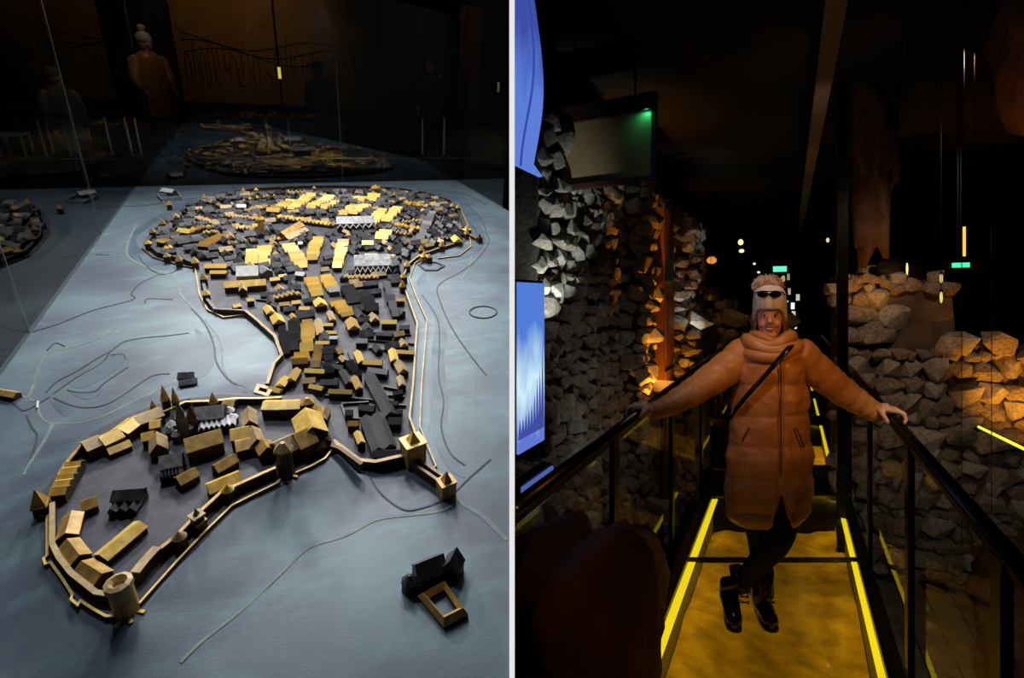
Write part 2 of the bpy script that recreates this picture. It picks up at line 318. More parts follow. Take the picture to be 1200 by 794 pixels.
LEDGES = [[(54, 460), (67, 447), (90, 435), (117, 418), (131, 411), (144, 401), (167, 396), (199, 393), (222, 390)],
 [(63, 461), (90, 442), (117, 427), (128, 414)], [(130, 416), (144, 415), (147, 420)], [(79, 457), (94, 460), (112, 458), (122, 449), (150, 430)],
 [(63, 466), (84, 475), (104, 478), (124, 475), (142, 465), (177, 441), (199, 438)], [(0, 468), (15, 472), (27, 481), (42, 475), (58, 465)],
 [(31, 487), (37, 500), (44, 512), (38, 540)], [(55, 411), (65, 402), (76, 406)], [(38, 389), (70, 379), (108, 364), (156, 351), (154, 344), (166, 331), (192, 320)],
 [(170, 355), (174, 350), (203, 351)], [(112, 298), (128, 299)], [(112, 244), (145, 242), (176, 240), (214, 234), (252, 230)],
 [(545, 238), (563, 255), (570, 273), (573, 284), (559, 304), (541, 318), (514, 334), (516, 354), (530, 385), (548, 412), (570, 440)],
 [(429, 546), (440, 571), (470, 596), (495, 595), (526, 582), (550, 560), (575, 538)], [(224, 361), (240, 379), (250, 402), (254, 425), (272, 450), (300, 464)],
 [(163, 300), (172, 312), (192, 322), (216, 312)], [(535, 250), (552, 262), (560, 275)], [(494, 345), (512, 372), (515, 400), (514, 440), (520, 470), (517, 500), (527, 530), (545, 545)],
 [(490, 222), (540, 226), (570, 240)], [(272, 217), (276, 222), (288, 226)]]
for l in LEDGES: line(l, .0045 + .001 * (l[0][1] < 400), .0016, ledge, 'ledge')
for l in ([(63, 461), (90, 442), (117, 427), (128, 414)], LEDGES[4]): pass
oval = [P(566 + 16 * math.cos(a), 366 + 7 * math.sin(a)) for a in np.linspace(0, 2 * PI, 18)[:-1]]
MB().wall(oval, .006, 0, .004, True).build('pond_rim', ledge, tab)
hexa = [P(*p) for p in [(491, 311), (497, 307), (512, 308), (520, 312), (512, 317), (499, 317)]]
MB().wall(hexa, .012, 0, .006, True).build('earthwork', black, tab)
ROADS = [([(212, 778), (238, 752), (275, 722), (300, 700), (338, 663), (363, 641), (406, 627), (441, 609), (476, 604), (514, 599), (538, 588)], .007),
 ([(528, 580), (545, 592), (567, 606), (596, 632)], .012), ([(31, 470), (40, 450), (48, 425), (62, 410), (76, 409), (112, 398), (135, 385), (142, 375)], .008),
 ([(44, 476), (48, 488), (62, 496), (110, 496), (150, 478), (200, 450), (235, 425)], .006), ([(160, 262), (150, 285), (150, 300), (170, 312), (205, 325), (212, 345), (228, 362), (250, 395)], .010),
 ([(62, 497), (52, 520), (40, 540), (30, 560)], .008), ([(150, 300), (110, 305)], .006), ([(178, 227), (196, 240)], .006), ([(570, 284), (585, 282), (597, 281)], .006),
 ([(553, 300), (548, 316), (538, 328)], .008), ([(40, 470), (20, 462), (0, 462)], .007), ([(300, 470), (280, 456), (262, 432), (258, 400), (240, 374)], .006), ([(500, 420), (506, 470), (502, 505)], .004), ([(545, 400), (553, 430), (556, 470), (560, 500)], .004)]
for l, wd in ROADS: line(l, wd, .0009, roadm, 'road')
def plate(pxs, z0, z1, m, name): return MB().prism(smoothline([clipu(P(*p)) for p in pxs] + [clipu(P(*pxs[0]))], 3)[:-1], z0, z1).build(name, m, tab)
WATERS = [[(58, 468), (84, 476), (104, 479), (124, 476), (142, 466), (177, 442), (205, 438), (225, 420), (232, 400), (228, 385), (243, 395), (252, 420), (240, 440), (205, 452), (170, 472), (130, 488), (84, 489), (66, 480)],
 [(80, 450), (92, 442), (130, 418), (144, 416), (145, 424), (125, 440), (105, 452), (92, 455)], [(80, 459), (112, 460), (122, 452), (116, 463), (98, 468)],
 [(0, 470), (14, 474), (28, 484), (36, 502), (42, 514), (34, 545), (20, 575), (0, 600)],
 [(498, 318), (488, 330), (496, 352), (510, 375), (505, 420), (508, 470), (506, 505), (522, 545), (545, 560), (536, 540), (522, 515), (526, 470), (520, 420), (524, 392), (510, 355), (502, 335)],
 [(540, 238), (556, 250), (566, 270), (568, 284), (556, 298), (530, 306), (505, 303), (494, 312), (500, 300), (530, 298), (548, 290), (552, 275), (546, 255)],
 [(150, 300), (163, 306), (186, 316), (213, 310), (225, 306), (190, 302), (170, 296), (160, 284), (166, 272), (200, 250), (230, 235), (200, 245), (160, 268), (152, 285)]]
for l in WATERS: plate(l, -.002, .0007, water, 'water')
plate_city = MB().prism([P(*p) for p in CITY], -.002, .0028).build('city_ground', slate, tab)
MB().prism([(p.x, p.y) for p in CASTLE], .0, HC + .001).build('castle_ground', slate, tab)

# ---- house rows
hb = MB().box((0, 0, 0), (1, 1, 1)); HM = {}
def unit_mesh(kind, m):
    k = (kind, m.name)
    if k not in HM:
        b = MB()
        if kind == 'box': b.box((0, 0, 0), (1, 1, 1))
        else: b.add([(-.54, -.54, -.04), (.54, -.54, -.04), (0, -.54, 1), (-.54, .54, -.04), (.54, .54, -.04), (0, .54, 1)], [(0, 1, 2), (3, 5, 4), (0, 2, 5, 3), (1, 4, 5, 2), (0, 3, 4, 1)])
        me = bpy.data.meshes.new('house_' + kind); me.from_pydata([tuple(x) for x in b.v], [], b.f); me.materials.append(m); HM[k] = me
    return HM[k]
placed = []; HS = []
def house(loc, ang, wd, ln, he, hr, wm, rm, label, group, z0=.0028):
    HS.append((loc, ang, wd, ln, he, hr, wm, rm, label, group, z0)); placed.append((loc[0], loc[1], max(wd, ln)))
def house_real(loc, ang, wd, ln, he, hr, wm, rm, label, group, z0):
    o = bpy.data.objects.new('house', None); C.objects.link(o); o.empty_display_size = .01
    o.matrix_world = LF @ Matrix.Translation((loc[0], loc[1], z0)) @ Matrix.Rotation(ang, 4, 'Z')
    wl = bpy.data.objects.new('walls', unit_mesh('box', wm)); C.objects.link(wl); wl.parent = o; wl.scale = (wd, ln, he)
    rf = bpy.data.objects.new('roof', unit_mesh('gab', rm)); C.objects.link(rf); rf.parent = o; rf.location = (0, 0, he); rf.scale = (wd, ln, hr)
    tag(o, label, 'house', group); return o
COL = {'g': (gold, brown, 'gilt'), 'b': (brass, brown, 'brass-coloured'), 't': (tan, brown, 'tan'), 's': (silver, dark, 'silvery'), 'd': (dark, black, 'dark'), 'e': (grey, black, 'grey')}  # roof tones put light and shade into the colour, besides real polish
ROWS = [ # where, px path at the roofs, count, ridge length px, colours, phrase
 ('row running from the market square down to the high street', [(337, 286), (346, 297), (353, 311)], 7, 14, 'gggbggg'),
 ('curved row below the cloth hall', [(374, 279), (368, 290), (366, 303)], 8, 12, 'g'),
 ('row on the west side of the upper high street', [(364, 326), (372, 345)], 5, 13, 'g'),
 ('tan gable row crossing above the high street', [(319, 347), (352, 342)], 6, 8, 't'),
 ('short row just above the monastery', [(296, 291), (295, 307)], 3, 12, 'g'),
 ('short row right of the short row above the monastery', [(310, 290), (310, 307)], 4, 12, 'g'),
 ('row on the east side of the upper high street', [(381, 322), (392, 341)], 6, 13, 'gggggs'),
 ('row on the east side of the middle high street', [(392, 351), (408, 368)], 6, 14, 'bggggg'),
 ('curved row on the west lane of the lower town', [(360, 374), (361, 390), (359, 409)], 5, 12, 'bgggg'),
 ('stepped row at the foot of the west lane', [(354, 413), (351, 425)], 3, 17, 'ggb'),
 ('row going down between the two lanes of the lower town', [(374, 406), (370, 428)], 4, 9, 'tbgt'),
 ('row along the first street north of the cloth hall', [(319, 247), (342, 235)], 8, 12, 'gbtggbgg'),
 ('row along the second street north of the cloth hall', [(343, 244), (366, 228)], 10, 11, 'g'),
 ('row along the third street north of the cloth hall', [(364, 243), (389, 230)], 9, 11, 'g'),
 ('short row east of the third northern street', [(379, 244), (396, 236)], 5, 8, 'gtggt'),
 ('row on the street below the north wall gate', [(401, 250), (416, 240)], 6, 10, 'gbgggb'),
 ('row facing the market square with dark fronts', [(325, 253), (360, 258), (392, 262)], 15, 8, 'gtggtggtgtggggt'),
 ('row under the north wall towers', [(335, 225), (359, 225)], 5, 8, 'gsgtg'),
 ('row on the street east of the gate street', [(413, 250), (431, 240)], 6, 10, 'g'),
 ('two houses below the crowned north gate', [(435, 234), (440, 228)], 2, 12, 'g'),
 ('two houses west of the crowned north gate', [(420, 234), (424, 230)], 2, 12, 'g'),
 ('row on the long street of the north-east quarter', [(434, 263), (449, 246)], 8, 11, 'g'),
 ('second row on the long street of the north-east quarter', [(453, 258), (467, 243)], 8, 11, 'g'),
 ('row beneath the north-east town wall', [(473, 237), (496, 241)], 5, 7, 'ggbgg'),
 ('pair by the north-east town wall', [(505, 238), (513, 240)], 2, 8, 'gs'),
 ('block above the grey hall church', [(447, 279), (453, 269)], 3, 15, 'g'),
 ('pinkish tan gable row in the east quarter', [(471, 258), (495, 258)], 6, 6, 't'),
 ('gilt gable row in the east quarter', [(462, 262), (494, 267)], 9, 7, 'g'),
 ('third gable row in the east quarter', [(464, 272), (483, 272)], 4, 7, 't'),
 ('lowest gable row in the east quarter', [(461, 283), (482, 284)], 3, 8, 'ddt'),
 ('dark gable row by the east wall', [(498, 266), (540, 270)], 10, 8, 'dddddedded'),
 ('upper dark gable row by the east wall', [(505, 256), (538, 258)], 8, 8, 'dddedddd'),
 ('dark gable row right under the east wall bend', [(512, 248), (535, 249)], 6, 8, 'd'),
 ('dark slanting row of the east quarter', [(492, 279), (508, 247)], 7, 10, 'd'),
 ('lower dark row by the east gate', [(500, 280), (530, 276)], 7, 9, 'd'),
 ('beige gable row of the west quarter', [(230, 254), (256, 261)], 9, 8, 'tttbttttt'),
 ('brass row slanting up the west quarter', [(237, 287), (261, 274)], 9, 12, 'b'),
 ('row in the middle of the west quarter', [(222, 269), (247, 264)], 7, 7, 'bgbtttg'),
 ('gable row under the middle row of the west quarter', [(237, 272), (256, 271)], 6, 6, 't'),
 ('group at the western tip of the town', [(188, 283), (199, 280)], 4, 11, 'gbtb'),
 ('pair inside the western tip wall', [(192, 290), (201, 289)], 2, 8, 'g'),
 ('gable row west of the town hall tower', [(270, 263), (300, 268)], 8, 9, 'tbtgtbtt'),
 ('upper gable row west of the town hall tower', [(268, 252), (298, 255)], 8, 8, 'btttgtbt'),
 ('row left of the first northern street', [(289, 246), (312, 240)], 7, 8, 'tgttgtt'),
 ('row near the northwest wall', [(292, 232), (324, 229)], 8, 7, 'gdgdtgdg'),
 ('dark gable row below the northwest wall', [(255, 240), (290, 236)], 7, 8, 'tddsdtd'),
 ('dark gable row above the monastery', [(268, 284), (300, 279)], 9, 8, 'tetdetdte'),
 ('row on the square side below the cloth hall', [(316, 280), (334, 278)], 4, 7, 'gtgg'),
 ('east row of the lane beside the grey hall church', [(403, 281), (399, 296), (395, 313)], 7, 11, 'tgggggg'),
 ('tan gable row in front of the grey hall church', [(399, 323), (443, 323)], 9, 8, 'etttttttt'),
 ('dark gable row between the two lanes', [(377, 308), (390, 306)], 4, 12, 'd'),
 ('dark row inside the western wall', [(205, 262), (222, 254)], 5, 10, 'd'),
 ('dark row of the western tip', [(203, 276), (216, 283)], 4, 12, 'd'),
 ('dark row at the northeast corner', [(440, 241), (452, 232)], 5, 9, 'd'),
 ('dark row along the right side of the high street', [(405, 335), (416, 352)], 4, 17, 'd'),
 ('dark row behind the middle high street', [(424, 340), (437, 362)], 5, 18, 'd'),
 ('dark row on the lane by the east wall', [(452, 330), (458, 350), (464, 370)], 5, 9, 'd'),
 ('dark row behind the west lane', [(345, 372), (344, 408)], 7, 12, 'd'),
 ('dark row between the two lower lanes', [(384, 404), (386, 436)], 7, 14, 'd'),
 ('dark row left of the lower high street', [(408, 420), (420, 440)], 4, 11, 'd'),
 ('dark row of the middle lower town', [(330, 384), (336, 412)], 4, 10, 'd'),
]
GOLDH = []
for where, path, n, lpx, cols in ROWS:
    pts = [P(*p, .03) for p in path]; seg = [(b - a).length for a, b in zip(pts[:-1], pts[1:])]; L = sum(seg); pitch = L / max(1, n - (0 if n < 3 else 0))
    vert = abs(path[0][1] - path[-1][1]) > abs(path[0][0] - path[-1][0])
    for i in range(n):
        d = (i + .5) / n * L; k = 0
        while k < len(seg) - 1 and d > seg[k]: d -= seg[k]; k += 1
        p = pts[k].lerp(pts[k + 1], d / seg[k]); dr = pts[k + 1] - pts[k]; ang = math.atan2(dr.y, dr.x)
        a0 = P(path[0][0], path[0][1]); sc = lpx / (F / (LU_[1] * p.x + LV_[1] * p.y - LN_[1])) * 1.05
        wd = pitch * .97; ln = sc * rnd.uniform(.82, 1.12); c = cols[i % len(cols)]; rm, wm, cn = COL[c]
        if pitch < .02: wd = .022
        if c == 'd': wd *= rnd.uniform(.68, .9); ln *= rnd.uniform(.6, 1.05)
        he = rnd.uniform(.015, .026); hr = min(.024, wd * .62) * rnd.uniform(.85, 1.15)
        side = ('top' if path[0][1] < path[-1][1] else 'bottom') if vert else 'left'; wh = where.replace(' of two', '')
        house(p, ang + rnd.uniform(-.05, .05), wd, ln, he, hr, wm, rm, f'{cn} house, {ordinal(i)} from {side}, {where}', where)
# single houses (roof centre px, ridge px vector, span px)
SINGLES = [
 ((253, 311), (24, 0), 8, 'g', 'long gilt house in the upper left corner of the monastery yard'), ((256, 318), (18, 0), 6, 'g', 'low gilt house below the long one in the monastery yard corner'),
 ((322, 326), (11, -1), 6, 'g', 'small gilt house right of the gilt monastery church'), ((331, 322), (9, -1), 5, 'g', 'smaller gilt house touching the one right of the monastery'),
 ((277, 357), (9, -2), 6, 'g', 'gilt house on the lower monastery wall, left one'), ((293, 350), (8, -1), 6, 'g', 'gilt house right of the lower monastery gate'),
 ((333, 355), (11, -1), 6, 'b', 'brass house under the left end of the crossing gable row'), ((347, 353), (10, -1), 6, 'g', 'gilt house under the right end of the crossing gable row'),
 ((357, 360), (12, 0), 6, 'g', 'gilt box-like house at the top of the west lane'), ((315, 362), (5, 7), 8, 'g', 'gilt gabled house near the town wall bend'),
 ((325, 373), (4, 8), 11, 'g', 'larger gilt gabled house below the one by the wall bend'), ((343, 369), (2, 4), 5, 'b', 'tiny brass house left of the west lane'),
 ((375, 354), (3, 6), 11, 'g', 'gilt gabled house at the fork of the two lanes'), ((374, 382), (3, 16), 7, 't', 'long tan house running down the second lane'),
 ((388, 369), (4, 9), 6, 't', 'tan house on the left edge of the high street'), ((384, 379), (12, 0), 5, 'g', 'gilt cross house on the second lane, upper'), ((388, 388), (13, 0), 5, 'g', 'gilt cross house on the second lane, lower'),
 ((391, 394), (9, 0), 5, 's', 'silvery house beside the high street'), ((378, 400), (15, 0), 5, 'g', 'gilt cross house at the foot of the long tan house'),
 ((413, 379), (4, 10), 11, 'b', 'brass gabled house on the right edge of the high street'), ((424, 398), (13, 0), 8, 'e', 'grey chapel right of the high street'),
 ((456, 376), (17, 0), 7, 'g', 'lone gilt house in the dark eastern yards'), ((469, 350), (10, 0), 6, 'b', 'brass house against the eastern wall'),
 ((421, 417), (-5, -12), 7, 'g', 'gilt wing slanting beside the high street'), ((437, 423), (21, 1), 8, 'g', 'gilt range crossing from the slanting gilt wing'),
 ((461, 415), (3, 12), 8, 'g', 'gilt wing standing above the long eastern range'), ((475, 411), (20, 1), 6, 'g', 'gilt range running to the eastern wall'),
 ((443, 433), (22, 3), 8, 'e', 'grey buttressed chapel below the gilt crossing range'), ((470, 445), (3, 10), 7, 't', 'tan house in the lower eastern yards'),
 ((431, 284), (13, 0), 8, 'g', 'gilt house left of the block above the grey hall church'), ((217, 270), (14, 2), 8, 'g', 'big gilt house in the west quarter'),
 ((283, 241), (10, 0), 6, 's', 'brightest silvery house near the northwest wall'), ((535, 280), (4, 5), 9, 'g', 'gilt house by the east gate'),
 ((344, 438), (-7, 12), 9, 'b', 'brass wing climbing from the south-west gate'), ((331, 446), (-6, 9), 9, 'g', 'gilt wing at the south-west gate'), ((322, 455), (14, 3), 7, 'g', 'low gilt range at the south-west gate'),
 ((369, 433), (22, 1), 7, 'g', 'broad gilt house below the row between the lanes'), ((362, 444), (14, -1), 9, 't', 'tan hall at the foot of the second lane'), ((371, 452), (15, 3), 7, 'g', 'gilt wing under the tan hall'),
 ((399, 457), (26, 1), 7, 'b', 'long brass range near the lower high street'), ((418, 447), (6, 13), 7, 'b', 'brass wing joining the long brass range'),
 ((397, 410), (6, -2), 9, 'b', 'brass gabled house left of the lower high street'), ((402, 419), (5, 5), 6, 't', 'tan shed below the brass gabled house'),
 ((414, 494), (12, 0), 8, 'b', 'brass block near the south wall'), ((421, 511), (5, 12), 6, 'g', 'gilt shed near the south wall'),
 ((430, 476), (17, 2), 9, 'd', 'dark house in the southern yard'), ((409, 481), (8, 0), 8, 'd', 'small dark house in the southern yard corner'),
 ((436, 507), (-14, -36), 12, 'd', 'left one of the two long dark roofs by the south wall'), ((450, 503), (-14, -36), 12, 'd', 'right one of the two long dark roofs by the south wall'),
 ((455, 529), (34, -1), 10, 'd', 'dark range lying against the south wall'), ((445, 461), (-24, -44), 12, 'd', 'very long dark range along the lower high street'), ((463, 491), (15, 0), 11, 'd', 'dark block at the end of the very long range'),
 ((352, 320), (10, 1), 7, 's', 'silvery house at the end of the market row'), ((355, 270), (3, 3), 6, 'd', 'small dark kiosk house on the market square'), ((352, 284), (5, 0), 5, 's', 'tiny silvery kiosk below the cloth hall'),
 ((435, 298), (14, 0), 5, 'g', 'gilt range behind the grey hall church'), ((456, 299), (14, 0), 5, 'g', 'gilt wing right of the grey hall church'), ((265, 242), (12, 0), 7, 't', 'tan house left of the brightest silvery house'),
 ((450, 390), (18, 1), 6, 'd', 'dark stable in the eastern yards'), ((468, 364), (9, 3), 7, 'd', 'dark house under the brass house on the east wall'), ((474, 382), (12, 0), 7, 'd', 'dark house right of the lone gilt house'),
 ((466, 458), (10, -2), 5, 'd', 'dark shed under the tan yard house'), ((461, 470), (10, 1), 5, 'd', 'lower dark shed in the eastern yards'), ((466, 480), (10, 1), 5, 'd', 'lowest dark shed in the eastern yards'),
 ((386, 446), (20, 0), 9, 'd', 'dark block right of the tan hall'), ((405, 440), (8, 14), 7, 'd', 'dark long house left of the brass wing'), ((396, 428), (12, 3), 7, 'd', 'dark house above the long brass range'),
]
for c, rv, spx, col, lab in SINGLES:
    z = .034; a = P(c[0] - rv[0] / 2, c[1] - rv[1] / 2, z); b = P(c[0] + rv[0] / 2, c[1] + rv[1] / 2, z); m = (a + b) / 2
    pxm = F / (LU_[1] * m.x + LV_[1] * m.y - LN_[1]); wd = max(.02, spx * 1.15 / pxm); d = b - a
    rm, wm, _ = COL[col]; house(m, math.atan2(d.y, d.x) - PI / 2, wd, max(.02, d.length), .026, min(.022, wd * .4), wm, rm, lab, None)
# dark infill
STREETS = [[(362, 318), (380, 356), (400, 392), (440, 466), (472, 520)], [(366, 366), (368, 400), (352, 440), (335, 462)], [(420, 300), (400, 330)], [(445, 330), (450, 372), (455, 400)], [(335, 270), (395, 268), (400, 276)], [(357, 290), (362, 320)], [(303, 285), (303, 310)], [(330, 360), (345, 430)], [(327, 466), (440, 470)], [(375, 275), (385, 300)]]
KEEP = [((290, 335), .17), ((340, 268), .12), ((375, 270), .11), ((414, 262), .12), ((437, 305), .13), ((270, 345), .11), ((395, 490), .09), ((440, 515), .07), ((250, 340), .07)]
def segd(p, a, b):
    ab = b - a; t = max(0, min(1, (p - a).dot(ab) / ab.dot(ab))); return (p - a - ab * t).length
ST2 = [[Vector(P(*q)[:2]) for q in s] for s in STREETS]; cp2 = [P(*p) for p in CITY]
def incity(p):
    c = False; n = len(cp2)
    for i in range(n):
        a, b = cp2[i], cp2[(i + 1) % n]
        if (a.y > p.y) != (b.y > p.y) and p.x < (b.x - a.x) * (p.y - a.y) / (b.y - a.y) + a.x: c = not c
    return c
def edged(p): return min(segd(p, Vector(cp2[i][:2]), Vector(cp2[(i + 1) % len(cp2)][:2])) for i in range(len(cp2)))
nd = 0; grid = []
v = 1.1
while v < 4.4:
    u = -.6
    while u < 1.6: grid.append((u, v)); u += .056
    v += .062
rnd.shuffle(grid)
for u, v in grid:
    p = Vector((u + rnd.uniform(-.015, .015), v + rnd.uniform(-.015, .015)))
    if not incity(p) or edged(p) < .04: continue
    if any((p - Vector((x, y))).length < .018 + .42 * w_ for x, y, w_ in placed): continue
    if any(segd(p, a, b) < .026 + .008 * (s is ST2[0]) for s in ST2 for a, b in zip(s[:-1], s[1:])): continue
    if any((p - Vector(P(*k)[:2])).length < r for k, r in KEEP): continue
    quarter = 'lower town south of the grey hall church' if v < 2.6 else ('western quarter' if u < -.05 else ('eastern quarter' if u > .75 else 'upper town around the market square'))
    wd, ln = rnd.uniform(.026, .042), rnd.uniform(.04, .07); up = rnd.random() < .12
    rm, wm = (tan, brown) if up else (dark, black)
    house(p, rnd.choice((0, PI / 2)) + .25 * (v > 2.6) + rnd.uniform(-.15, .15), wd, ln, rnd.uniform(.014, .022), wd * .5, wm, rm, None, None); nd += 1
def depth_of(l): return LU_[1] * l[0] + LV_[1] * l[1] - LN_[1]
HS.sort(key=lambda h: (h[8] is None, -h[2] * h[3] / depth_of(h[0]) ** 2 * (1.6 if h[7] not in (dark,) else 1)))
for h in HS[:296]:
    if h[8]: house_real(*h)
far = MB(); fmi = []; FM = [black, dark, brown, gold, brass, tan, silver, grey]
for k, (loc, ang, wd, ln, he, hr, wm, rm, label, group, z0) in enumerate(HS):
    if k < 296 and label: continue
    R = Matrix.Translation((loc[0], loc[1], z0)) @ Matrix.Rotation(ang, 4, 'Z')
    for me, S, mm in ((unit_mesh('box', wm), Matrix.Diagonal((wd, ln, he, 1)), wm), (unit_mesh('gab', rm), Matrix.Translation((0, 0, he)) @ Matrix.Diagonal((wd, ln, hr, 1)), rm)):
        far.add([(R @ S @ v.co) for v in me.vertices], [tuple(p.vertices) for p in me.polygons]); fmi += [FM.index(mm)] * len(me.polygons)
me = bpy.data.meshes.new('small_houses'); me.from_pydata([tuple(x) for x in far.v], [], far.f)
for m in FM: me.materials.append(m)
me.polygons.foreach_set('material_index', fmi); fo_ = bpy.data.objects.new('small_houses', me); C.objects.link(fo_); fo_.matrix_world = LF
tag(fo_, 'mass of tiny dark and tan houses filling the town between the gilt rows', 'houses', kind='stuff')
# yard walls of the lower town
yw = MB()
for a, b in [((400, 345), (436, 346)), ((405, 358), (440, 360)), ((412, 372), (440, 373)), ((420, 388), (478, 391)), ((424, 397), (485, 402)), ((432, 407), (484, 413)), ((452, 392), (482, 391)), ((338, 378), (354, 380)), ((336, 388), (352, 389)), ((334, 398), (352, 399)), ((340, 408), (352, 408)), ((300, 350), (318, 352)), ((340, 365), (356, 366)), ((450, 452), (470, 456)), ((455, 462), (474, 464)), ((458, 473), (476, 474)), ((388, 414), (400, 415)), ((390, 424), (402, 425)), ((400, 472), (432, 470)), ((400, 473), (406, 490)), ((406, 489), (440, 490)), ((380, 462), (440, 468)), ((378, 412), (392, 413)), ((378, 424), (394, 425)), ((408, 412), (420, 436))]:
    yw.wall([P(*a, .012), P(*b, .012)], .006, 0, .012)
tag(yw.build('yard_walls', black, frame=LF), 'thin dark yard walls crossing the lower town blocks', 'wall', kind='stuff')
# ---- big churches and halls
def church(p1, p2, wd, he, hr, rm, label, apse=None, zig=None, n=6, wm=black, z0=.0028):
    t = building('church', p1, p2, wd, he, hr, wm, rm, label, 'church', z0)
    a = P(*p1, z0 + hr); b = P(*p2, z0 + hr); d = Vector((b.x - a.x, b.y - a.y, 0)); L = d.length; d.normalize(); nn = Vector((-d.y, d.x, 0)); nn = nn if nn.y < 0 else -nn
    for i in range(n):                                  # side chapels with little gables towards the viewer, each one a part
        c = a + d * (L * (i + .5) / n) + nn * (wd / 2 + .008); W, R = gable(c - nn * .012, c + nn * .012, L / n * .9, z0, he * .55, he * .95)
        W.build('side_chapel', wm, t); R.build('chapel_roof', zig or rm, t)
    if apse: q = b if apse > 0 else a; MB().cyl((q.x, q.y, z0), wd * .5, wd * .5, he * .9, 8).build('apse', wm, t); MB().cyl((q.x, q.y, z0 + he * .9), wd * .52, 0, hr - he * .9, 8).build('apse_roof', rm, t)
    return t
church((394, 254), (438, 253), .075, .055, .09, grey, 'grey roofed church with white gabled chapels above the market square', None, silver, 6)
church((415, 299), (457, 298), .10, .06, .10, grey, 'largest grey hall church with zigzag white chapels in the town middle', 1, silver, 7)
building('town_hall_wing', (296, 262), (304, 262), .04, .03, .05, brown, gold, 'small gilt wing left of the town hall tower', 'building', .0028)
t = T('town_hall_tower', LF, P(307, 275), 'tall slim gilt town hall tower on the market square', 'tower')
c = P(307, 275); MB().box((c.x, c.y, 0), (.035, .035, .10)).build('shaft', brass, t); MB().cyl((c.x, c.y, .10), .027, .018, .012, 8).build('gallery', gold, t); MB().cyl((c.x, c.y, .112), .014, 0, .04, 8).build('spire', brass, t)
building('cloth_hall', (329, 272), (351, 259), .06, .035, .06, brown, brass, 'long brass cloth hall, rear roof of two on the market square', 'hall', .0028)
building('cloth_hall', (334, 277), (357, 266), .05, .03, .048, brown, tan, 'long tan cloth hall, front roof of two on the market square', 'hall', .0028)
building('monastery_church', (277, 312), (302, 311), .07, .05, .085, dark, silver, 'monastery church with a bright silver roof', 'church', .0028)
building('monastery_range', (263, 330), (311, 327), .045, .03, .05, brown, gold, 'long gilt monastery range in front of the silver church roof', 'building', .0028)
building('monastery_porch', (284, 330), (284, 337), .03, .028, .045, brown, tan, 'small tan gabled porch of the gilt monastery range', 'building', .0028)
building('monastery_side_house', (306, 311), (313, 316), .05, .035, .05, dark, grey, 'grey gabled house right of the silver monastery roof', 'building', .0028)
# ---- walls of the town
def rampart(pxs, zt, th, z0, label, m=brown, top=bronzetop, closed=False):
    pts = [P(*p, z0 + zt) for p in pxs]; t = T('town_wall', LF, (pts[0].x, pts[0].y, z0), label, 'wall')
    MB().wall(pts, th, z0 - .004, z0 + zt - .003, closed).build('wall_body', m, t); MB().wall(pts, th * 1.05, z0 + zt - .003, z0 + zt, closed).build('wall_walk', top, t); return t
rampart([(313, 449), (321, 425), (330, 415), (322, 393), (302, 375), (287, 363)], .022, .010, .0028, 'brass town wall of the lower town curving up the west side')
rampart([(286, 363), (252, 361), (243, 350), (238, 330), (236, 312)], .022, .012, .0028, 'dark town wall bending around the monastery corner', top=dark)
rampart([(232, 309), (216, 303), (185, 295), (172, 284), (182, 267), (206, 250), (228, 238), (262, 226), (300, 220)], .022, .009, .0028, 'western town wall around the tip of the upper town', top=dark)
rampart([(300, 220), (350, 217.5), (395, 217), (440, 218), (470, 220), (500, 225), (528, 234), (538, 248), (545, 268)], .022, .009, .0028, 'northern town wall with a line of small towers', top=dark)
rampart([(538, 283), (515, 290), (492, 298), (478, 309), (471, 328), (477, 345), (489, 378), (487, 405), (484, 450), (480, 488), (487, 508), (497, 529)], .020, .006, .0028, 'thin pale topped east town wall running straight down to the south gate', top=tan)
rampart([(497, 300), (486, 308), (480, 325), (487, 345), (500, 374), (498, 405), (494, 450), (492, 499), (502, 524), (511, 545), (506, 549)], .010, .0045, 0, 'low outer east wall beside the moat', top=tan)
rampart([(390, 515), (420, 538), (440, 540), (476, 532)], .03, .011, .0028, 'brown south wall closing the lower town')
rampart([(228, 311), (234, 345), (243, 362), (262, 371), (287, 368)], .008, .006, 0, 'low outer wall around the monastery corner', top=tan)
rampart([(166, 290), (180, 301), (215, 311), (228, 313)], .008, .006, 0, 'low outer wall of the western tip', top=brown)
rampart([(513, 302), (538, 299), (552, 288), (548, 262), (540, 246)], .008, .006, 0, 'low outer wall in front of the east gate', top=brass)
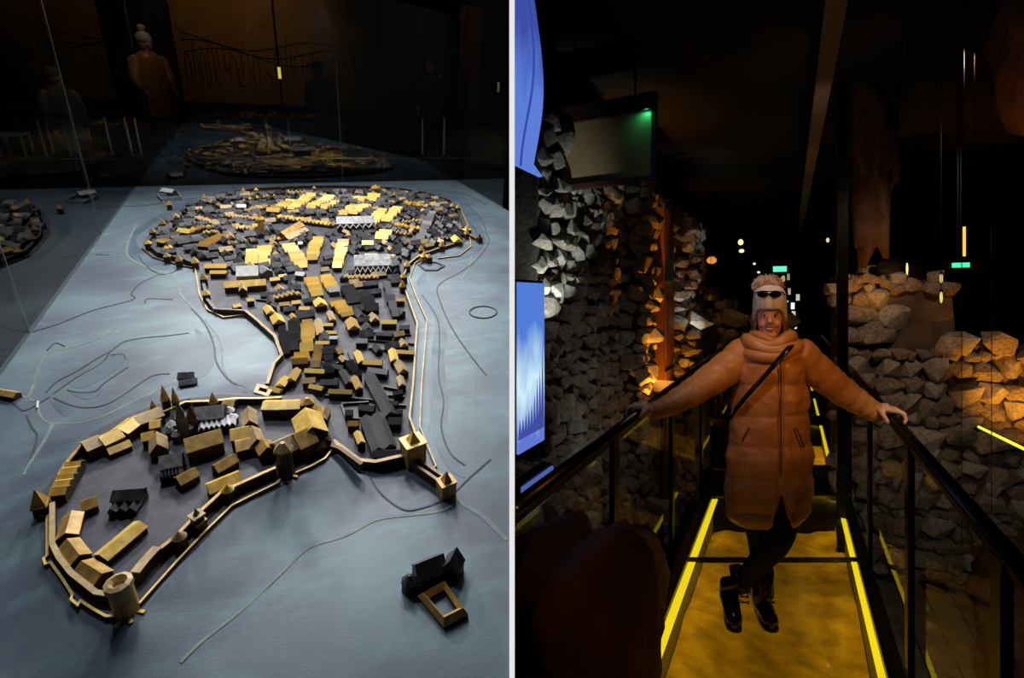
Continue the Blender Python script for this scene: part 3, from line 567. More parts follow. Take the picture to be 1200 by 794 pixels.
# towers of the town wall
TW = [(300, 219, 'g'), (331, 216, 'd'), (346, 215, 'd'), (368, 217, 'b'), (384, 221, 'd'), (399, 222, 'd'), (418, 222, 'b'), (462, 225, 'b'), (485, 227, 'd'), (507, 231, 'd'), (530, 238, 'g'), (537, 240, 'g'), (220, 236, 'd'), (198, 236, 'b'), (239, 228, 'b'), (173, 281, 'g'), (178, 268, 't'), (190, 258, 'b'), (270, 223, 'd'), (285, 220, 'b'), (209, 301, 'b'), (195, 296, 't'), (228, 303, 'g'), (238, 322, 'b'), (241, 340, 'g'), (547, 270, 't'), (494, 289, 'b'), (503, 297, 'b'), (518, 284, 'b'), (477, 307, 'g'), (473, 320, 'b'), (472, 331, 'b')]
SEC = 'north wall'
for i, (x, y, c) in enumerate(TW):
    z = .045; p = P(x, y + 2, z); rm, wm, cn = COL[c]; tt = T('wall_tower', LF, (p.x, p.y, 0), f'{cn} topped wall tower, {ordinal(i) if i < 16 else ordinal(i - 16)} in the {"northern and north-western" if i < 16 else "western and eastern"} series', 'tower', 'small towers of the town wall')
    if i < 12: tt.o['label'] = f'{cn} topped wall tower, {ordinal(i)} from the left along the north wall'
    elif 12 <= i < 20: tt.o['label'] = f'{cn} topped tower on the north-west wall, {"near " + ["the bare bend", "the farm road", "the northern bend", "the western tip", "the tip, one up", "the tip, two up", "the silvery house", "the first north tower"][i - 12]}'
    else: tt.o['label'] = f'{cn} topped tower on the wall {["at the south side of the western tip", "left along the western tip", "where the tip meets the monastery wall", "halfway down the monastery wall", "above the monastery corner", "at the east bend", "left of the hexagonal earthwork", "above the hexagonal earthwork", "under the lower dark east row", "at the top of the east wall run", "second on the east wall run", "third on the east wall run"][i - 20]}'
    MB().box((p.x, p.y, 0), (.028, .026, z * .8)).build('shaft', brown, tt); MB().cyl((p.x, p.y, z * .8), .022, .002, .028 if i % 3 else .018, 4, PI / 4).build('cap', rm, tt)
def gate(px, py, wx, wy, h, label, cap=gold, wm=brass, z0=0, crown=False):
    p = P(px, py, h); t = T('gate_tower', LF, (p.x, p.y, z0), label, 'tower'); MB().box((p.x, p.y, z0), (wx, wy, h - z0), .15).build('gatehouse', wm, t)
    if crown:
        for a in range(6): MB().cyl((p.x + .03 * math.cos(a * PI / 3), p.y + .03 * math.sin(a * PI / 3), h - .01), .007, .005, .025, 6).build('turret', gold, t)
    MB().box((p.x, p.y, h), (wx * 1.1, wy * 1.1, .004), .15).build('parapet', cap, t); MB().cyl((p.x, p.y, h + .004), wx * .4, 0, .03, 4, .9).build('cap', cap, t); return t
gate(440, 220, .06, .05, .05, 'round crowned gilt gatehouse in the middle of the north wall', crown=True)
gate(484, 517, .055, .05, .07, 'stout gilt south gate tower at the bottom of the east wall')
gate(547, 269, .05, .04, .04, 'brown east gate with a gilt cap', wm=brown)
gate(562, 279, .03, .03, .03, 'outer brown barbican of the east gate', cap=brown, wm=brown)
gate(497, 300, .04, .03, .03, 'brass gatehouse above the hexagonal earthwork')
t = rampart([(483, 541), (521, 567)], .03, .008, 0, 'left wall of the barbican neck below the south gate'); t = rampart([(490, 537), (527, 562)], .03, .008, 0, 'right wall of the barbican neck below the south gate')
gate(523, 564, .04, .035, .04, 'brass square end tower of the barbican neck', cap=brass)
rampart([(548, 273), (562, 280)], .02, .02, 0, 'short brown wall joining the two east gates')
g_ = T('gate_court', LF, P(307, 457), 'open square gate court with a pale frame at the south-west corner', 'building')
q = [P(*p, .03) for p in [(303, 452), (318, 456), (313, 463), (300, 459)]]; MB().wall(q, .012, 0, .03, True).build('court_walls', brown, g_); MB().wall(q, .013, .03, .033, True).build('court_roof', tan, g_)
# ---- castle
Z0 = HC + .001
def cb(name, p1, p2, wd, he, hr, rm, label, wm=brown, cat='building'): return building(name, p1, p2, wd, he, hr, wm, rm, label, cat, Z0)
for i, (a, b) in enumerate([((97, 519), (116, 511)), ((117, 513), (139, 503)), ((139, 502), (158, 488)), ((158, 489), (187, 478))]):
    cb('castle_range', a, b, .05, .03, .042, [tan, gold, gold, tan][i], f'{ordinal(i)} section from the left of the long gilt range on the castle north wall')
cb('long_shed', (126, 526), (151, 516), .032, .014, .022, brass, 'low brass shed in front of the long castle range')
cb('castle_house', (176, 494), (187, 492), .035, .025, .035, gold, 'small bright gilt house nearest the cathedral west towers'); cb('castle_house', (166, 508), (179, 505), .035, .025, .037, gold, 'small bright gilt house left of the gabled one'); cb('castle_house', (183, 506), (184, 520), .038, .025, .048, tan, 'steep tan gabled house west of the cathedral')
for i in range(5):
    x, y = 85 - i * 4.2, 541 + i * 7.4; cb('terrace_house', (x - 8, y + 1), (x + 9, y - 1), .026, .026 + .002 * (i % 2), .036, gold, f'{ordinal(i)} gilt terrace house from the top along the castle west side')
def tower(px, py, r, h, cone, label, sm=brown, cm=brass, n=8, cat='tower', z0=Z0):
    p = P(px, py, z0); t = T('spired_tower', LF, p, label, cat); MB().cyl((p.x, p.y, z0), r, r * .95, h, n, PI / n).build('shaft', sm, t); MB().cyl((p.x, p.y, z0 + h - .006), r * 1.12, r * 1.12, .006, n, PI / n).build('cornice', cm, t)
    MB().cyl((p.x, p.y, z0 + h), r * 1.05, 0, cone, n, PI / n).build('spire', cm, t); return t
tower(197, 482, .0115, .048, .045, 'tall pointed brown tower on the castle north wall behind the cathedral')
tower(208, 480, .010, .036, .045, 'second pointed brown tower beside the tallest one'); tower(182, 486, .009, .025, .028, 'small brass pointed turret at the right end of the long range'); tower(252, 479, .012, .028, .032, 'brass pointed tower on the wall behind the cathedral choir')
tower(51, 601, .018, .03, .04, 'pointed brown corner tower at the west end of the castle', n=4)
# cathedral
c = T('cathedral', LF, P(236, 500, Z0), 'grey and silver cathedral with two west towers in the castle yard', 'church')
W, R = gable(P(224, 478, Z0 + .06), P(262, 474, Z0 + .06), .055, Z0, .038, .06); W.build('nave', black, c); R.build('nave_roof', grey, c)
W, R = gable(P(201, 481, Z0 + .05), P(213, 480, Z0 + .05), .035, Z0, .03, .05); W.build('west_choir', black, c); R.build('west_roof', grey, c)
for x, y, h, rr, sp in [(217, 512, .072, .0125, .045), (228, 504, .045, .013, .04)]:
    p = P(x, y, Z0); MB().box((p.x, p.y, Z0), (rr * 2, rr * 2, h), .1).build('bell_tower', dark, c); MB().cyl((p.x, p.y, Z0 + h), rr * 1.25, 0, sp, 4, PI / 4 + .1).build('tower_spire', dark if h > .05 else brown, c)
for i in range(7):
    a = P(236 + i * 6, 497 - i * .9, Z0 + .03); W, R = gable(a + Vector((0, .022, 0)), a + Vector((0, -.016, 0)), .0135, Z0, .022, .032); W.build('side_chapel', black, c); R.build('chapel_roof', silver, c)
for x, y, r in [(203, 500, .014), (209, 512, .013), (201, 508, .01), (273, 492, .016), (270, 484, .014), (223, 504, .012)]:
    p = P(x, y + 4, Z0); MB().cyl((p.x, p.y, Z0), r, r, .022, 8).build('chapel', dark, c); MB().cyl((p.x, p.y, Z0 + .022), r * 1.1, .002, .012, 8).build('dome', silver if x > 220 or y == 500 else grey, c)
p = P(227, 484, Z0 + .05); MB().cyl((p.x, p.y, Z0 + .05), .004, 0, .035, 6).build('flèche'.replace('è', 'e'), grey, c)
building('round_church', (209, 437), (225, 436), .03, .022, .034, black, dark, 'isolated small dark church on the plain above the castle', 'church', .001); building('church_annex', (210, 446), (230, 443), .028, .016, .026, black, dark, 'dark lower annex in front of the isolated church', 'church', .001)
cb('palace_hall', (216, 515), (258, 503), .06, .036, .056, brass, 'large brass roofed hall in front of the cathedral')
t = church((187, 535), (212, 530), .05, .03, .05, grey, 'dark chapel with a comb of buttresses in the castle yard', None, dark, 6, black, Z0)
cb('castle_house', (207, 559), (228, 548), .035, .02, .033, brass, 'brass house touching the comb-buttressed chapel'); cb('castle_house', (251, 545), (274, 532), .034, .02, .033, brass, 'brass house alone in the middle of the castle yard, east side')
cb('wall_house', (243, 568), (280, 553), .04, .024, .036, gold, 'long gilt house against the south castle wall')
cb('castle_house', (270, 504), (291, 500), .05, .03, .046, gold, 'gilt house right of the silver chapels'); cb('castle_house', (276, 518), (296, 513), .05, .024, .036, brass, 'lower brass house in front of the gilt one'); cb('castle_house', (291, 476), (292, 492), .036, .026, .046, tan, 'narrow tan gabled house pointing at the viewer'); cb('castle_house', (295, 499), (301, 514), .036, .028, .046, tan, 'tan gabled house joined to the brass one'); cb('castle_house', (307, 514), (313, 524), .04, .026, .042, brass, 'brass gabled house left of the palace tower')
cb('castle_house', (262, 469), (275, 469), .035, .024, .034, brass, 'brass block on the wall behind the choir')
cb('north_wing', (309, 471), (327, 471), .045, .032, .042, gold, 'left half of the ribbed gilt north wing'); cb('north_wing', (328, 471), (352, 470), .045, .034, .044, gold, 'right half of the ribbed gilt north wing')
t = T('block_tower', LF, P(360, 482, Z0), 'square brass block tower at the end of the north wing', 'tower'); p = P(360, 470, Z0 + .045); MB().box((p.x, p.y, Z0), (.034, .034, .045)).build('shaft', brown, t); MB().cyl((p.x, p.y, Z0 + .045), .026, .006, .012, 4, PI / 4).build('cap', brass, t)
cb('palace_wing', (358, 478), (366, 500), .075, .045, .072, gold, 'highest palace wing with a gilt inner slope'); cb('palace_wing', (364, 500), (344, 509), .07, .04, .066, brass, 'middle palace wing behind the polygonal tower'); cb('palace_wing', (344, 509), (322, 519), .065, .038, .06, tan, 'left palace wing ending at the polygonal tower')
cb('castle_house', (370, 472), (375, 487), .034, .028, .046, brass, 'brass gabled house behind the palace'); cb('castle_house', (382, 476), (378, 484), .024, .022, .036, tan, 'small tan gabled house at the palace corner'); cb('castle_house', (377, 503), (381, 514), .03, .02, .034, brown, 'brown gabled house on the east castle wall'); cb('castle_house', (368, 520), (380, 516), .03, .02, .03, brown, 'brown block below the palace wings')
# polygonal and round great towers
t = T('great_tower', LF, P(337, 557, Z0), 'polygonal brass tower with a hipped lid and splayed buttresses on the castle south side', 'tower')
p = P(336, 556, Z0); MB().cyl((p.x, p.y, Z0 - .01), .020, .0195, .088, 6, .2).build('shaft', brown, t); MB().cyl((p.x, p.y, Z0 + .078), .025, .020, .006, 6, .2).build('cornice', brass, t); MB().cyl((p.x, p.y, Z0 + .084), .024, .006, .018, 6, .2).build('lid', tan, t)
for a in (-2.4, -1.57, -.7): MB().box((p.x + .024 * math.cos(a), p.y + .024 * math.sin(a), Z0 - .018), (.016, .006, .022), a).build('buttress', brass, t)
t = T('great_tower', LF, P(150, 722, Z0), 'round brass tower with a hollow crown at the south-west tip of the castle', 'tower')
p = P(149, 714, Z0); MB().cyl((p.x, p.y, Z0 - .012), .0205, .0200, .075, 20).build('shaft', brass, t)
b = MB(); n = 10; cc = Vector((p.x, p.y, 0)); prof = [(.0200, .060), (.0235, .066), (.0225, .074), (.015, .077), (.0095, .071), (.008, .064)]
b.loft([[cc + Vector((r * math.cos(2 * PI * i / n), r * math.sin(2 * PI * i / n), Z0 + z)) for i in range(n)] for r, z in prof]).build('crown', tan, t); MB().cyl((p.x, p.y, Z0 - .012), .0225, .0215, .012, 20).build('foot_ring', gold, t)
for a in (-2.0, -1.25, -.5): MB().box((p.x + .026 * math.cos(a), p.y + .026 * math.sin(a), Z0 - .018), (.014, .006, .018), a).build('buttress', gold, t)
for (x, y, l, cm) in [(269, 584, 'half-round brass bastion with a gilt cone on the south castle wall', gold), (213, 640, 'half-round brown bastion with a pale cone near the castle tip', tan)]:
    p = P(x, y, Z0); t = T('bastion', LF, p, l, 'tower'); MB().cyl((p.x, p.y, Z0 - .006), .0135, .013, .034, 12).build('shaft', brown, t); MB().cyl((p.x, p.y, Z0 + .028), .0145, 0, .016, 12).build('cone', cm, t)
p = P(234, 619, Z0); t = T('clock_tower', LF, p, 'square two-tier tower with a thin spire on the south castle wall', 'tower'); MB().box((p.x, p.y, Z0), (.024, .024, .022), .6).build('lower_tier', brown, t); MB().box((p.x, p.y, Z0 + .022), (.027, .027, .003), .6).build('ledge', brass, t); MB().box((p.x, p.y, Z0 + .025), (.020, .020, .014), .6).build('upper_tier', brown, t); MB().box((p.x, p.y, Z0 + .039), (.026, .026, .003), .6).build('parapet', tan, t); MB().cyl((p.x, p.y, Z0 + .042), .007, 0, .018, 4, .3).build('spire', dark, t)
def cw(pxs, zt, th, label, top=brass, z0=Z0): return rampart(pxs, zt, th, z0, label, brown, top)
cw([(323, 547), (309, 553), (276, 568), (262, 573), (237, 596), (226, 607), (205, 628), (182, 646)], .026, .008, 'brown inner castle wall running from the polygonal tower to the tip')
cw([(184, 640), (170, 655), (158, 670)], .030, .018, 'broad gilt wall walk leading to the round tower', tan)
cw([(137, 697), (112, 693), (83, 670), (69, 652), (61, 636), (61, 588)], .022, .009, 'brass inner wall on the west side of the castle', tan)
cw([(142, 721), (124, 721), (108, 712), (94, 703), (91, 708), (83, 701), (85, 696), (72, 676), (59, 658), (53, 660), (51, 653), (55, 650), (55, 603), (48, 603), (48, 588)], .008, .0042, 'thin zigzag outer wall on the west side of the castle', gold)
cw([(163, 706), (180, 687), (205, 659), (240, 622), (272, 591), (300, 577), (327, 564)], .008, .0042, 'thin outer wall from the round tower to the polygonal tower', gold)
cw([(346, 553), (365, 545), (381, 536), (389, 526), (386, 516)], .008, .0042, 'thin outer wall right of the polygonal tower', gold)
cw([(66, 566), (72, 550), (82, 536), (96, 520)], .022, .008, 'brass wall rising from the west corner tower', brass)
cw([(187, 483), (200, 478), (217, 470), (250, 469), (275, 466), (309, 466), (330, 465)], .022, .007, 'gilt topped wall behind the cathedral', gold)
cw([(388, 521), (398, 524), (424, 543)], .018, .010, 'short brown wall linking the castle to the town south wall', brown)
cb('yard_house', (84, 599), (77, 624), .035, .018, .03, brass, 'topmost of three brass sheds curving inside the castle west wall'); cb('yard_house', (79, 632), (93, 650), .034, .018, .03, brass, 'middle one of three brass sheds inside the castle west wall'); cb('yard_house', (96, 658), (119, 672), .035, .018, .03, brass, 'lowest of three brass sheds inside the castle west wall')
cb('yard_house', (117, 649), (163, 611), .036, .016, .026, gold, 'longest gilt shed lying diagonally in the castle yard'); cb('yard_house', (95, 588), (112, 582), .034, .018, .03, brass, 'brass house near the terrace in the castle yard')
t = church((133, 575), (166, 573), .035, .026, .040, dark, 'dark double chapel standing alone in the castle yard', None, dark, 3, black, Z0)
cb('rear_shed', (216, 469), (222, 467), .02, .014, .02, dark, 'small dark shed between the pointed towers')
# ---- monastery on the plain, lower right
t = T('abbey', LF, P(515, 695), 'dark lone abbey church with a golden square cloister on the lower plain', 'church')
W, R = gable(P(487, 662, .05), P(519, 649, .05), .045, 0, .026, .05); W.build('nave', black, t); R.build('nave_roof', dark, t)
W, R = gable(P(535, 641, .06), P(527, 660, .052), .038, 0, .03, .058); W.build('transept', black, t); R.build('transept_roof', dark, t)
p = P(480, 690); MB().cyl((p.x, p.y, 0), .017, .016, .026, 8).build('apse', black, t); MB().cyl((p.x, p.y, .026), .018, .003, .016, 8).build('apse_roof', dark, t)
p = P(489, 690); MB().cyl((p.x, p.y, 0), .010, .010, .02, 8).build('chapel', black, t)
for i in range(5): q_ = P(495 + i * 6, 690 - i * 2.6); MB().box((q_.x, q_.y, 0), (.005, .008, .018), .3).build('buttress', black, t)
o_ = [P(*p) for p in [(489, 701), (521, 683), (549, 723), (520, 738)]]; ce = sum(o_, Vector()) / 4
def ring(k, z): return [Vector((ce.x + (p.x - ce.x) * k, ce.y + (p.y - ce.y) * k, z)) for p in o_]
b = MB(); k0 = len(b.v); b.v += ring(1, 0) + ring(1, .008) + ring(.78, .022) + ring(.55, .012) + ring(.55, 0); b.f += [(r * 4 + i, r * 4 + (i + 1) % 4, r * 4 + 4 + (i + 1) % 4, r * 4 + 4 + i) for r in (1, 2) for i in range(4)]; b.build('cloister_roof', brass, t)
b = MB(); b.v += ring(.985, 0) + ring(.985, .008) + ring(.56, .012) + ring(.56, 0); b.f += [(i, (i + 1) % 4, 4 + (i + 1) % 4, 4 + i) for i in range(4)] + [(8 + i, 8 + (i + 1) % 4, 12 + (i + 1) % 4, 12 + i) for i in range(4)]; b.build('cloister_walls', black, t)
# farmstead on the far plain and a shed at the left edge
t = T('walled_church', LF, P(198, 230), 'lone farm church with a white roof on the far plain', 'church'); W, R = gable(P(190, 220, .045), P(204, 222, .045), .05, 0, .025, .045); W.build('walls', dark, t); R.build('roof', silver, t)
q = [P(*p, .02) for p in [(184, 227), (190, 233), (212, 230), (208, 224)]]; MB().wall(q, .01, 0, .02, True).build('yard_wall', grey, t)
building('riverside_barn', (-6, 456), (19, 460), .025, .014, .022, brown, brass, 'long brass barn at the left edge of the plain', 'building', .001)
line([(45, 471), (44, 479)], .004, .006, silver, 'footbridge', False)

# ---- glass case
gl = glass('case_glass', 1.5); gl2 = glass('side_glass', .8)
edge = mat('glass_edge', lin(60, 80, 84), None, rough=.3)
GT = 2.6
def pane(name, a, b, m, label):
    t = T(name, LF, (a[0], a[1], 0), label, 'glass'); d = (Vector((b[0], b[1], 0)) - Vector((a[0], a[1], 0))); n = max(1, round(d.length / 1.3))
    for i in range(n):
        p0 = Vector((a[0], a[1], 0)) + d * (i / n); p1 = Vector((a[0], a[1], 0)) + d * ((i + 1) / n - .003 / d.length)
        MB().wall([p0, p1], .008, 0, GT).build('pane', m, t)
        if i: MB().wall([p0 - d.normalized() * .004, p0 + d.normalized() * .001], .009, 0, GT).build('joint', edge, t)
    MB().wall([(a[0], a[1], 0), (b[0], b[1], 0)], .014, -.03, .002).build('channel', edge, t); return t
pane('far_glass', (UL, VF + .006), (2.30, VF + .006), gl, 'far glass wall of the case mirroring the town'); pane('side_glass', (UL - .006, 1.0), (UL - .006, VF), gl2, 'left glass wall of the case mirroring the western quarter')
pane('side_glass', (UR + .006, 3.72), (UR + .006, VF - .01), gl, 'right glass wall of the case beside the partition')
# ---- dim hall behind the case
mural = mat('mural_brown', lin(130, 92, 48), lin(150, 110, 56), 3, .8)
bw = MB().box((.0, 10.6, -1.2), (8.4, .08, 6)).build('wall_back', mat('hall_brown_wall', lin(40, 34, 30), None, rough=.9), frame=LF, origin=(0, 10.6, -1)); tag(bw, kind='structure')
lw = MB().box((-4.2, 7.0, -1.2), (.08, 7.2, 6)).build('wall_left', mat('hall_dark_wall', lin(60, 50, 50), None, rough=.9), frame=LF, origin=(-4.2, 7, -1)); tag(lw, kind='structure')
fl = MB().box((-1.2, 7.7, -1.3), (6, 5.7, .05)).build('floor', mat('hall_floor', lin(22, 24, 28), lin(30, 32, 36), 4, .5), frame=LF, origin=(-1.2, 7.7, -1.3)); tag(fl, kind='structure')
a = PV(196, 2, 10.5); b = PV(445, 128, 10.5); t = T('mural_panel', LF, ((a.x + b.x) / 2, 10.53, b.z), 'dim brown mural with a drawn skyline of spires on the back wall', 'mural')
MB().box(((a.x + b.x) / 2, 10.53, b.z), (b.x - a.x, .03, a.z - b.z + .5)).build('panel', mural, t); ink = mat('mural_ink', lin(40, 28, 20), None, rough=.9)
sk = MB(); x = a.x + .1; rs = random.Random(3)
while x < b.x - .2:
    base = b.z + rs.uniform(.25, .6); hh = rs.uniform(.15, .7); wq = rs.uniform(.05, .12)
    sk.tube([(x, 10.505, base), (x, 10.505, base + hh * .6), (x + wq / 2, 10.505, base + hh), (x + wq, 10.505, base + hh * .6), (x + wq, 10.505, base), (x + wq * 1.7, 10.505, base - .02)], .006, 4); x += wq * 1.7
for k in range(3): sk.tube([(a.x + .1 + i * .12, 10.505, b.z + .75 + .1 * k + .1 * math.sin(i * .35 + k)) for i in range(int((b.x - a.x - .3) / .12))], .005, 4)
sk.build('skyline_drawing', ink, t)
# reflection of the relief, built as a small plate and blocks in the dim hall
a = PV(222, 136, 7.0); b = PV(402, 136, 7.0); t = T('second_relief', LF, ((a.x + b.x) / 2, 7.1, a.z - .1), 'second relief plate glimpsed in the dim hall below the mural', 'relief model')
MB().box(((a.x + b.x) / 2, 7.15, a.z - .3), (b.x - a.x, .6, .3)).build('plate', water, t)
for i in range(26): MB().box((a.x + .25 + (b.x - a.x - .5) * rs.random(), 7.0 + rs.random() * .3, a.z), (.05, .04, .03 + .03 * rs.random())).build('block', brass, t)
for i, (x0, x1) in enumerate([(2, 31), (55, 84)]):      # stools with pale legs seen through the glass
    a = PV(x0, 183, 5.6); b = PV(x1, 183, 5.6); h = PV(x0, 160 if i == 0 else 140, 5.6).z
    t = T('stool', LF, ((a.x + b.x) / 2, 5.65, a.z), ['pale legged stool with one orange lit leg, far left behind the glass', 'pale legged stool standing right of the orange lit one'][i], 'stool')
    MB().box(((a.x + b.x) / 2, 5.7, h), (b.x - a.x + .02, .25, .02)).build('seat', mat('stool_seat%d' % i, lin(90, 92, 96), None), t)
    for k, (x, y) in enumerate([(a.x, 5.6), (b.x, 5.6), (a.x, 5.8), (b.x, 5.8)]): MB().box((x, y, a.z), (.014, .014, h - a.z)).build('leg', mat('stool_leg', lin(220, 120, 60) if (i == 0 and k == 0) else lin(200, 200, 205), None), t)  # one leg gets an orange base colour in place of orange light
for i, x in enumerate((132, 155, 166, 316, 341, 495, 520)):
    a = PV(x, 182, 5.3); b = PV(x, 138, 5.3); t = T('barrier_post', LF, (a.x, 5.3, a.z), f'slim pale barrier post behind the far glass, {ordinal(i)} from the left', 'post', 'barrier posts behind the far glass')
    MB().cyl((a.x, 5.3, a.z), .011, .011, b.z - a.z, 8).build('pole', steel, t); MB().cyl((a.x, 5.3, a.z), .03, .012, .02, 10).build('foot', steel, t)
a = PV(2, 186, 5.25); b = PV(588, 181, 5.25); MBr = MB().tube([(a.x, 5.25, a.z), (b.x, 5.25, a.z)], .006, 6); tag(MBr.build('floor_rail', steel, frame=LF, origin=(a.x, 5.25, a.z)), 'thin pale rail running across behind the far glass', 'rail')
a = PV(328, 92, 6.9); lampm = mat('yellow_lamp', (1, .8, .1), None, emit=(1, .85, .1), estr=.6)
t = T('standing_lamp', LF, (a.x, 6.9, PV(328, 130, 6.9).z), 'thin dark pole with a short glowing yellow tube before the mural', 'lamp'); MB().cyl((a.x, 6.9, PV(328, 130, 6.9).z), .012, .012, 1.3, 6).build('pole', blackmetal, t); MB().cyl((a.x, 6.88, a.z), .016, .016, .12, 8).build('tube', lampm, t)

# ================================================================ RIGHT: FOOTBRIDGE THROUGH THE RUINS
S0 = 1.1
# cave shell
def struct(mb, name, m, **k): o = mb.build(name, m, frame=RF, **k); tag(o, kind='structure'); return o
struct(MB().prism([(.02, .1), (5, .1), (5, 15), (-2, 15), (-2, 3.8)], 3.25, 3.35), 'ceiling', wallblack, origin=(1.5, 7, 3.25))
struct(MB().box((1.5, 13.2, -.8), (9, .1, 4.2)), 'wall_back', cavedark, origin=(1.5, 13.2, -.8))
struct(MB().box((4.6, 6, -.8), (.1, 14, 4.2)), 'wall_right', cavedark, origin=(4.6, 6, -.8))
gfl = struct(MB().box((2.2, 7.0, -.85), (8, 15, .2)), 'floor', cavedark, origin=(2.2, 7, -.85)) if False else None
fb = MB().add([(x, y, -.66) for x, y in [(-1.3, 2.5), (-1.3, 13), (4.6, 13), (4.6, .3), (.1, .3)]], [(0, 1, 2, 3, 4)]); fo = fb.build('floor', cavedark, frame=RF); tag(fo, kind='structure')

# rubble stones
def stone_mesh(seed, m):
    r = random.Random(seed); bm = bmesh.new()
    for i in range(20):
        d = Vector((r.gauss(0, 1), r.gauss(0, 1), r.gauss(0, 1))).normalized(); k = max(abs(d.x), abs(d.y), abs(d.z)); d = d * (.55 + .45 * (1 / k - 1)) * r.uniform(.82, 1.05)
        bm.verts.new(d)
    h = bmesh.ops.convex_hull(bm, input=bm.verts[:]); bmesh.ops.delete(bm, geom=[v for v in bm.verts if not v.link_faces], context='VERTS')
    bmesh.ops.triangulate(bm, faces=bm.faces); bmesh.ops.recalc_face_normals(bm, faces=bm.faces)
    me = bpy.data.meshes.new('stone'); bm.to_mesh(me); bm.free(); me.materials.append(m); return me
SM = [stone_mesh(i, stone) for i in range(10)] + [stone_mesh(20 + i, stone2) for i in range(4)]
def rubble(t, origin, ud, vd, nd_, wlen, hgt, size, ok, sd, cap=295, depth=.12, kr=(.72, 1.12)):
    """stones laid in loose courses on a plane; the largest in view become parts, the rest one joined part"""
    r = random.Random(sd); st = []; z = 0
    while z < hgt:
        ch = size * r.uniform(.55, 1.3); x = r.uniform(-size, 0)
        while x < wlen:
            w_ = ch * r.uniform(.7, 1.7); cx_, cz_ = x + w_ / 2, z + ch / 2 + r.uniform(-.25, .25) * ch
            f = ok(cx_, cz_)
            if f: k_ = r.uniform(*kr); st.append((cx_, cz_, w_ * k_, ch * k_, f))
            x += w_ * 1.0
        z += ch
    rest = MB(); st2 = []
    for cx_, cz_, w_, h_, f in st:
        c = Vector(origin) + ud * cx_ + vd * cz_ + nd_ * r.uniform(-.3, .35) * depth
        wc = RF @ c; st2.append((w_ / max(wc.y, .5), c, w_, h_))
    st2.sort(key=lambda a: -a[0]); B = Matrix((ud, nd_, vd)).transposed()
    for i, (_, c, w_, h_) in enumerate(st2):
        R = (B @ Matrix.Rotation(r.uniform(-.5, .5), 3, 'Y') @ Matrix.Rotation(r.uniform(-.3, .3), 3, 'X') @ Matrix.Diagonal((w_, max(depth, h_ * .9), h_))); me = r.choice(SM)
        if i < cap:
            o = bpy.data.objects.new('stone', me); C.objects.link(o); o.parent = t.o; o.matrix_local = Matrix.Translation(c - t.loc) @ R.to_4x4()
        else:
            rest.add([c + R @ v.co for v in me.vertices], [tuple(p.vertices) for p in me.polygons])
    if rest.v: o = rest.build('small_stones', stone, t, smooth=False); o['kind'] = 'stuff'
# left wall of the hall
QW = -1.28
t = T('rubble_wall', RF, (QW, 5, -.66), 'tall rough rubble wall on the left of the footbridge, lit in white and orange', 'wall')
def okl(x, z):
    s = 2.72 + x
    return True
MB().box((QW - .1, 6.4, -.66), (.16, 7.4, 3.6)).build('mortar', mortar, t)
rubble(t, (QW, 2.75, -.6), Vector((0, 1, 0)), Vector((0, 0, 1)), Vector((1, 0, 0)), 6.2, 3.3, .105, okl, 5, 295, .10)
# projecting pillars
def pillar(q, s, w_, d, h, label, seed, size=.12):
    t = T('rubble_pillar', RF, (q, s, -.66), label, 'pillar'); MB().box((q, s, -.66), (d, w_, h + .6)).build('core', mortar, t)
    for o_, u_, n_, L in (((q - d / 2, s - w_ / 2, -.6), Vector((1, 0, 0)), Vector((0, -1, 0)), d), ((q + d / 2, s - w_ / 2, -.6), Vector((0, 1, 0)), Vector((1, 0, 0)), w_)):
        rubble(t, o_, u_, Vector((0, 0, 1)), n_, L, h + .6, size, lambda x, z: True, seed, 120, .07)
    return t
pillar(-1.17, 4.38, .36, .22, 2.6, 'rubble pillar glowing orange on the left wall', 11)
pillar(-1.08, 6.1, .60, .28, 2.4, 'narrow white lit rubble pillar behind the orange one', 12, .14)
# low rocks under the rail on the left
t = T('rubble_bank', RF, (-1.0, 4.0, -.66), 'bank of pale rubble below the left railing', 'rubble')
rubble(t, (-.98, 2.5, -.6), Vector((0, 1, 0)), Vector((-.25, 0, .97)), Vector((.97, 0, .25)), 5.5, 1.15, .15, lambda x, z: True, 9, 200, .12)
# rust rocks lower left
def rock(c, r, seed, m, name, label, k=3, rough_=.2, cat='rock', flat=1):
    bm = bmesh.new(); bmesh.ops.create_icosphere(bm, subdivisions=k + 1, radius=1)
    for v in bm.verts:
        p = v.co.copy(); n_ = noise.fractal(p * 1.6 + Vector((seed, 0, 0)), .8, 2.1, 5) * rough_; v.co = Vector((p.x * r[0], p.y * r[1], p.z * r[2])) * (1 + n_)
    me = bpy.data.meshes.new(name); bm.to_mesh(me); bm.free(); me.materials.append(m); me.polygons.foreach_set('use_smooth', [True] * len(me.polygons))
    o = bpy.data.objects.new(name, me); C.objects.link(o); o.matrix_world = RF @ Matrix.Translation(c); tag(o, label, cat); return o
for i, (px, py, s, r) in enumerate([(700, 745, 1.75, (.22, .45, .34)), (650, 690, 1.95, (.16, .35, .3)), (740, 690, 2.5, (.15, .4, .28))]):
    c = Q(px, py, s); rock(c, r, 3 + i * 7, rust, 'boulder', ['large rusty boulder in the bottom left corner beside the footbridge', 'rusty boulder behind the large one, beside the partition', 'dark rusty boulder hugging the left edge of the footbridge'][i])
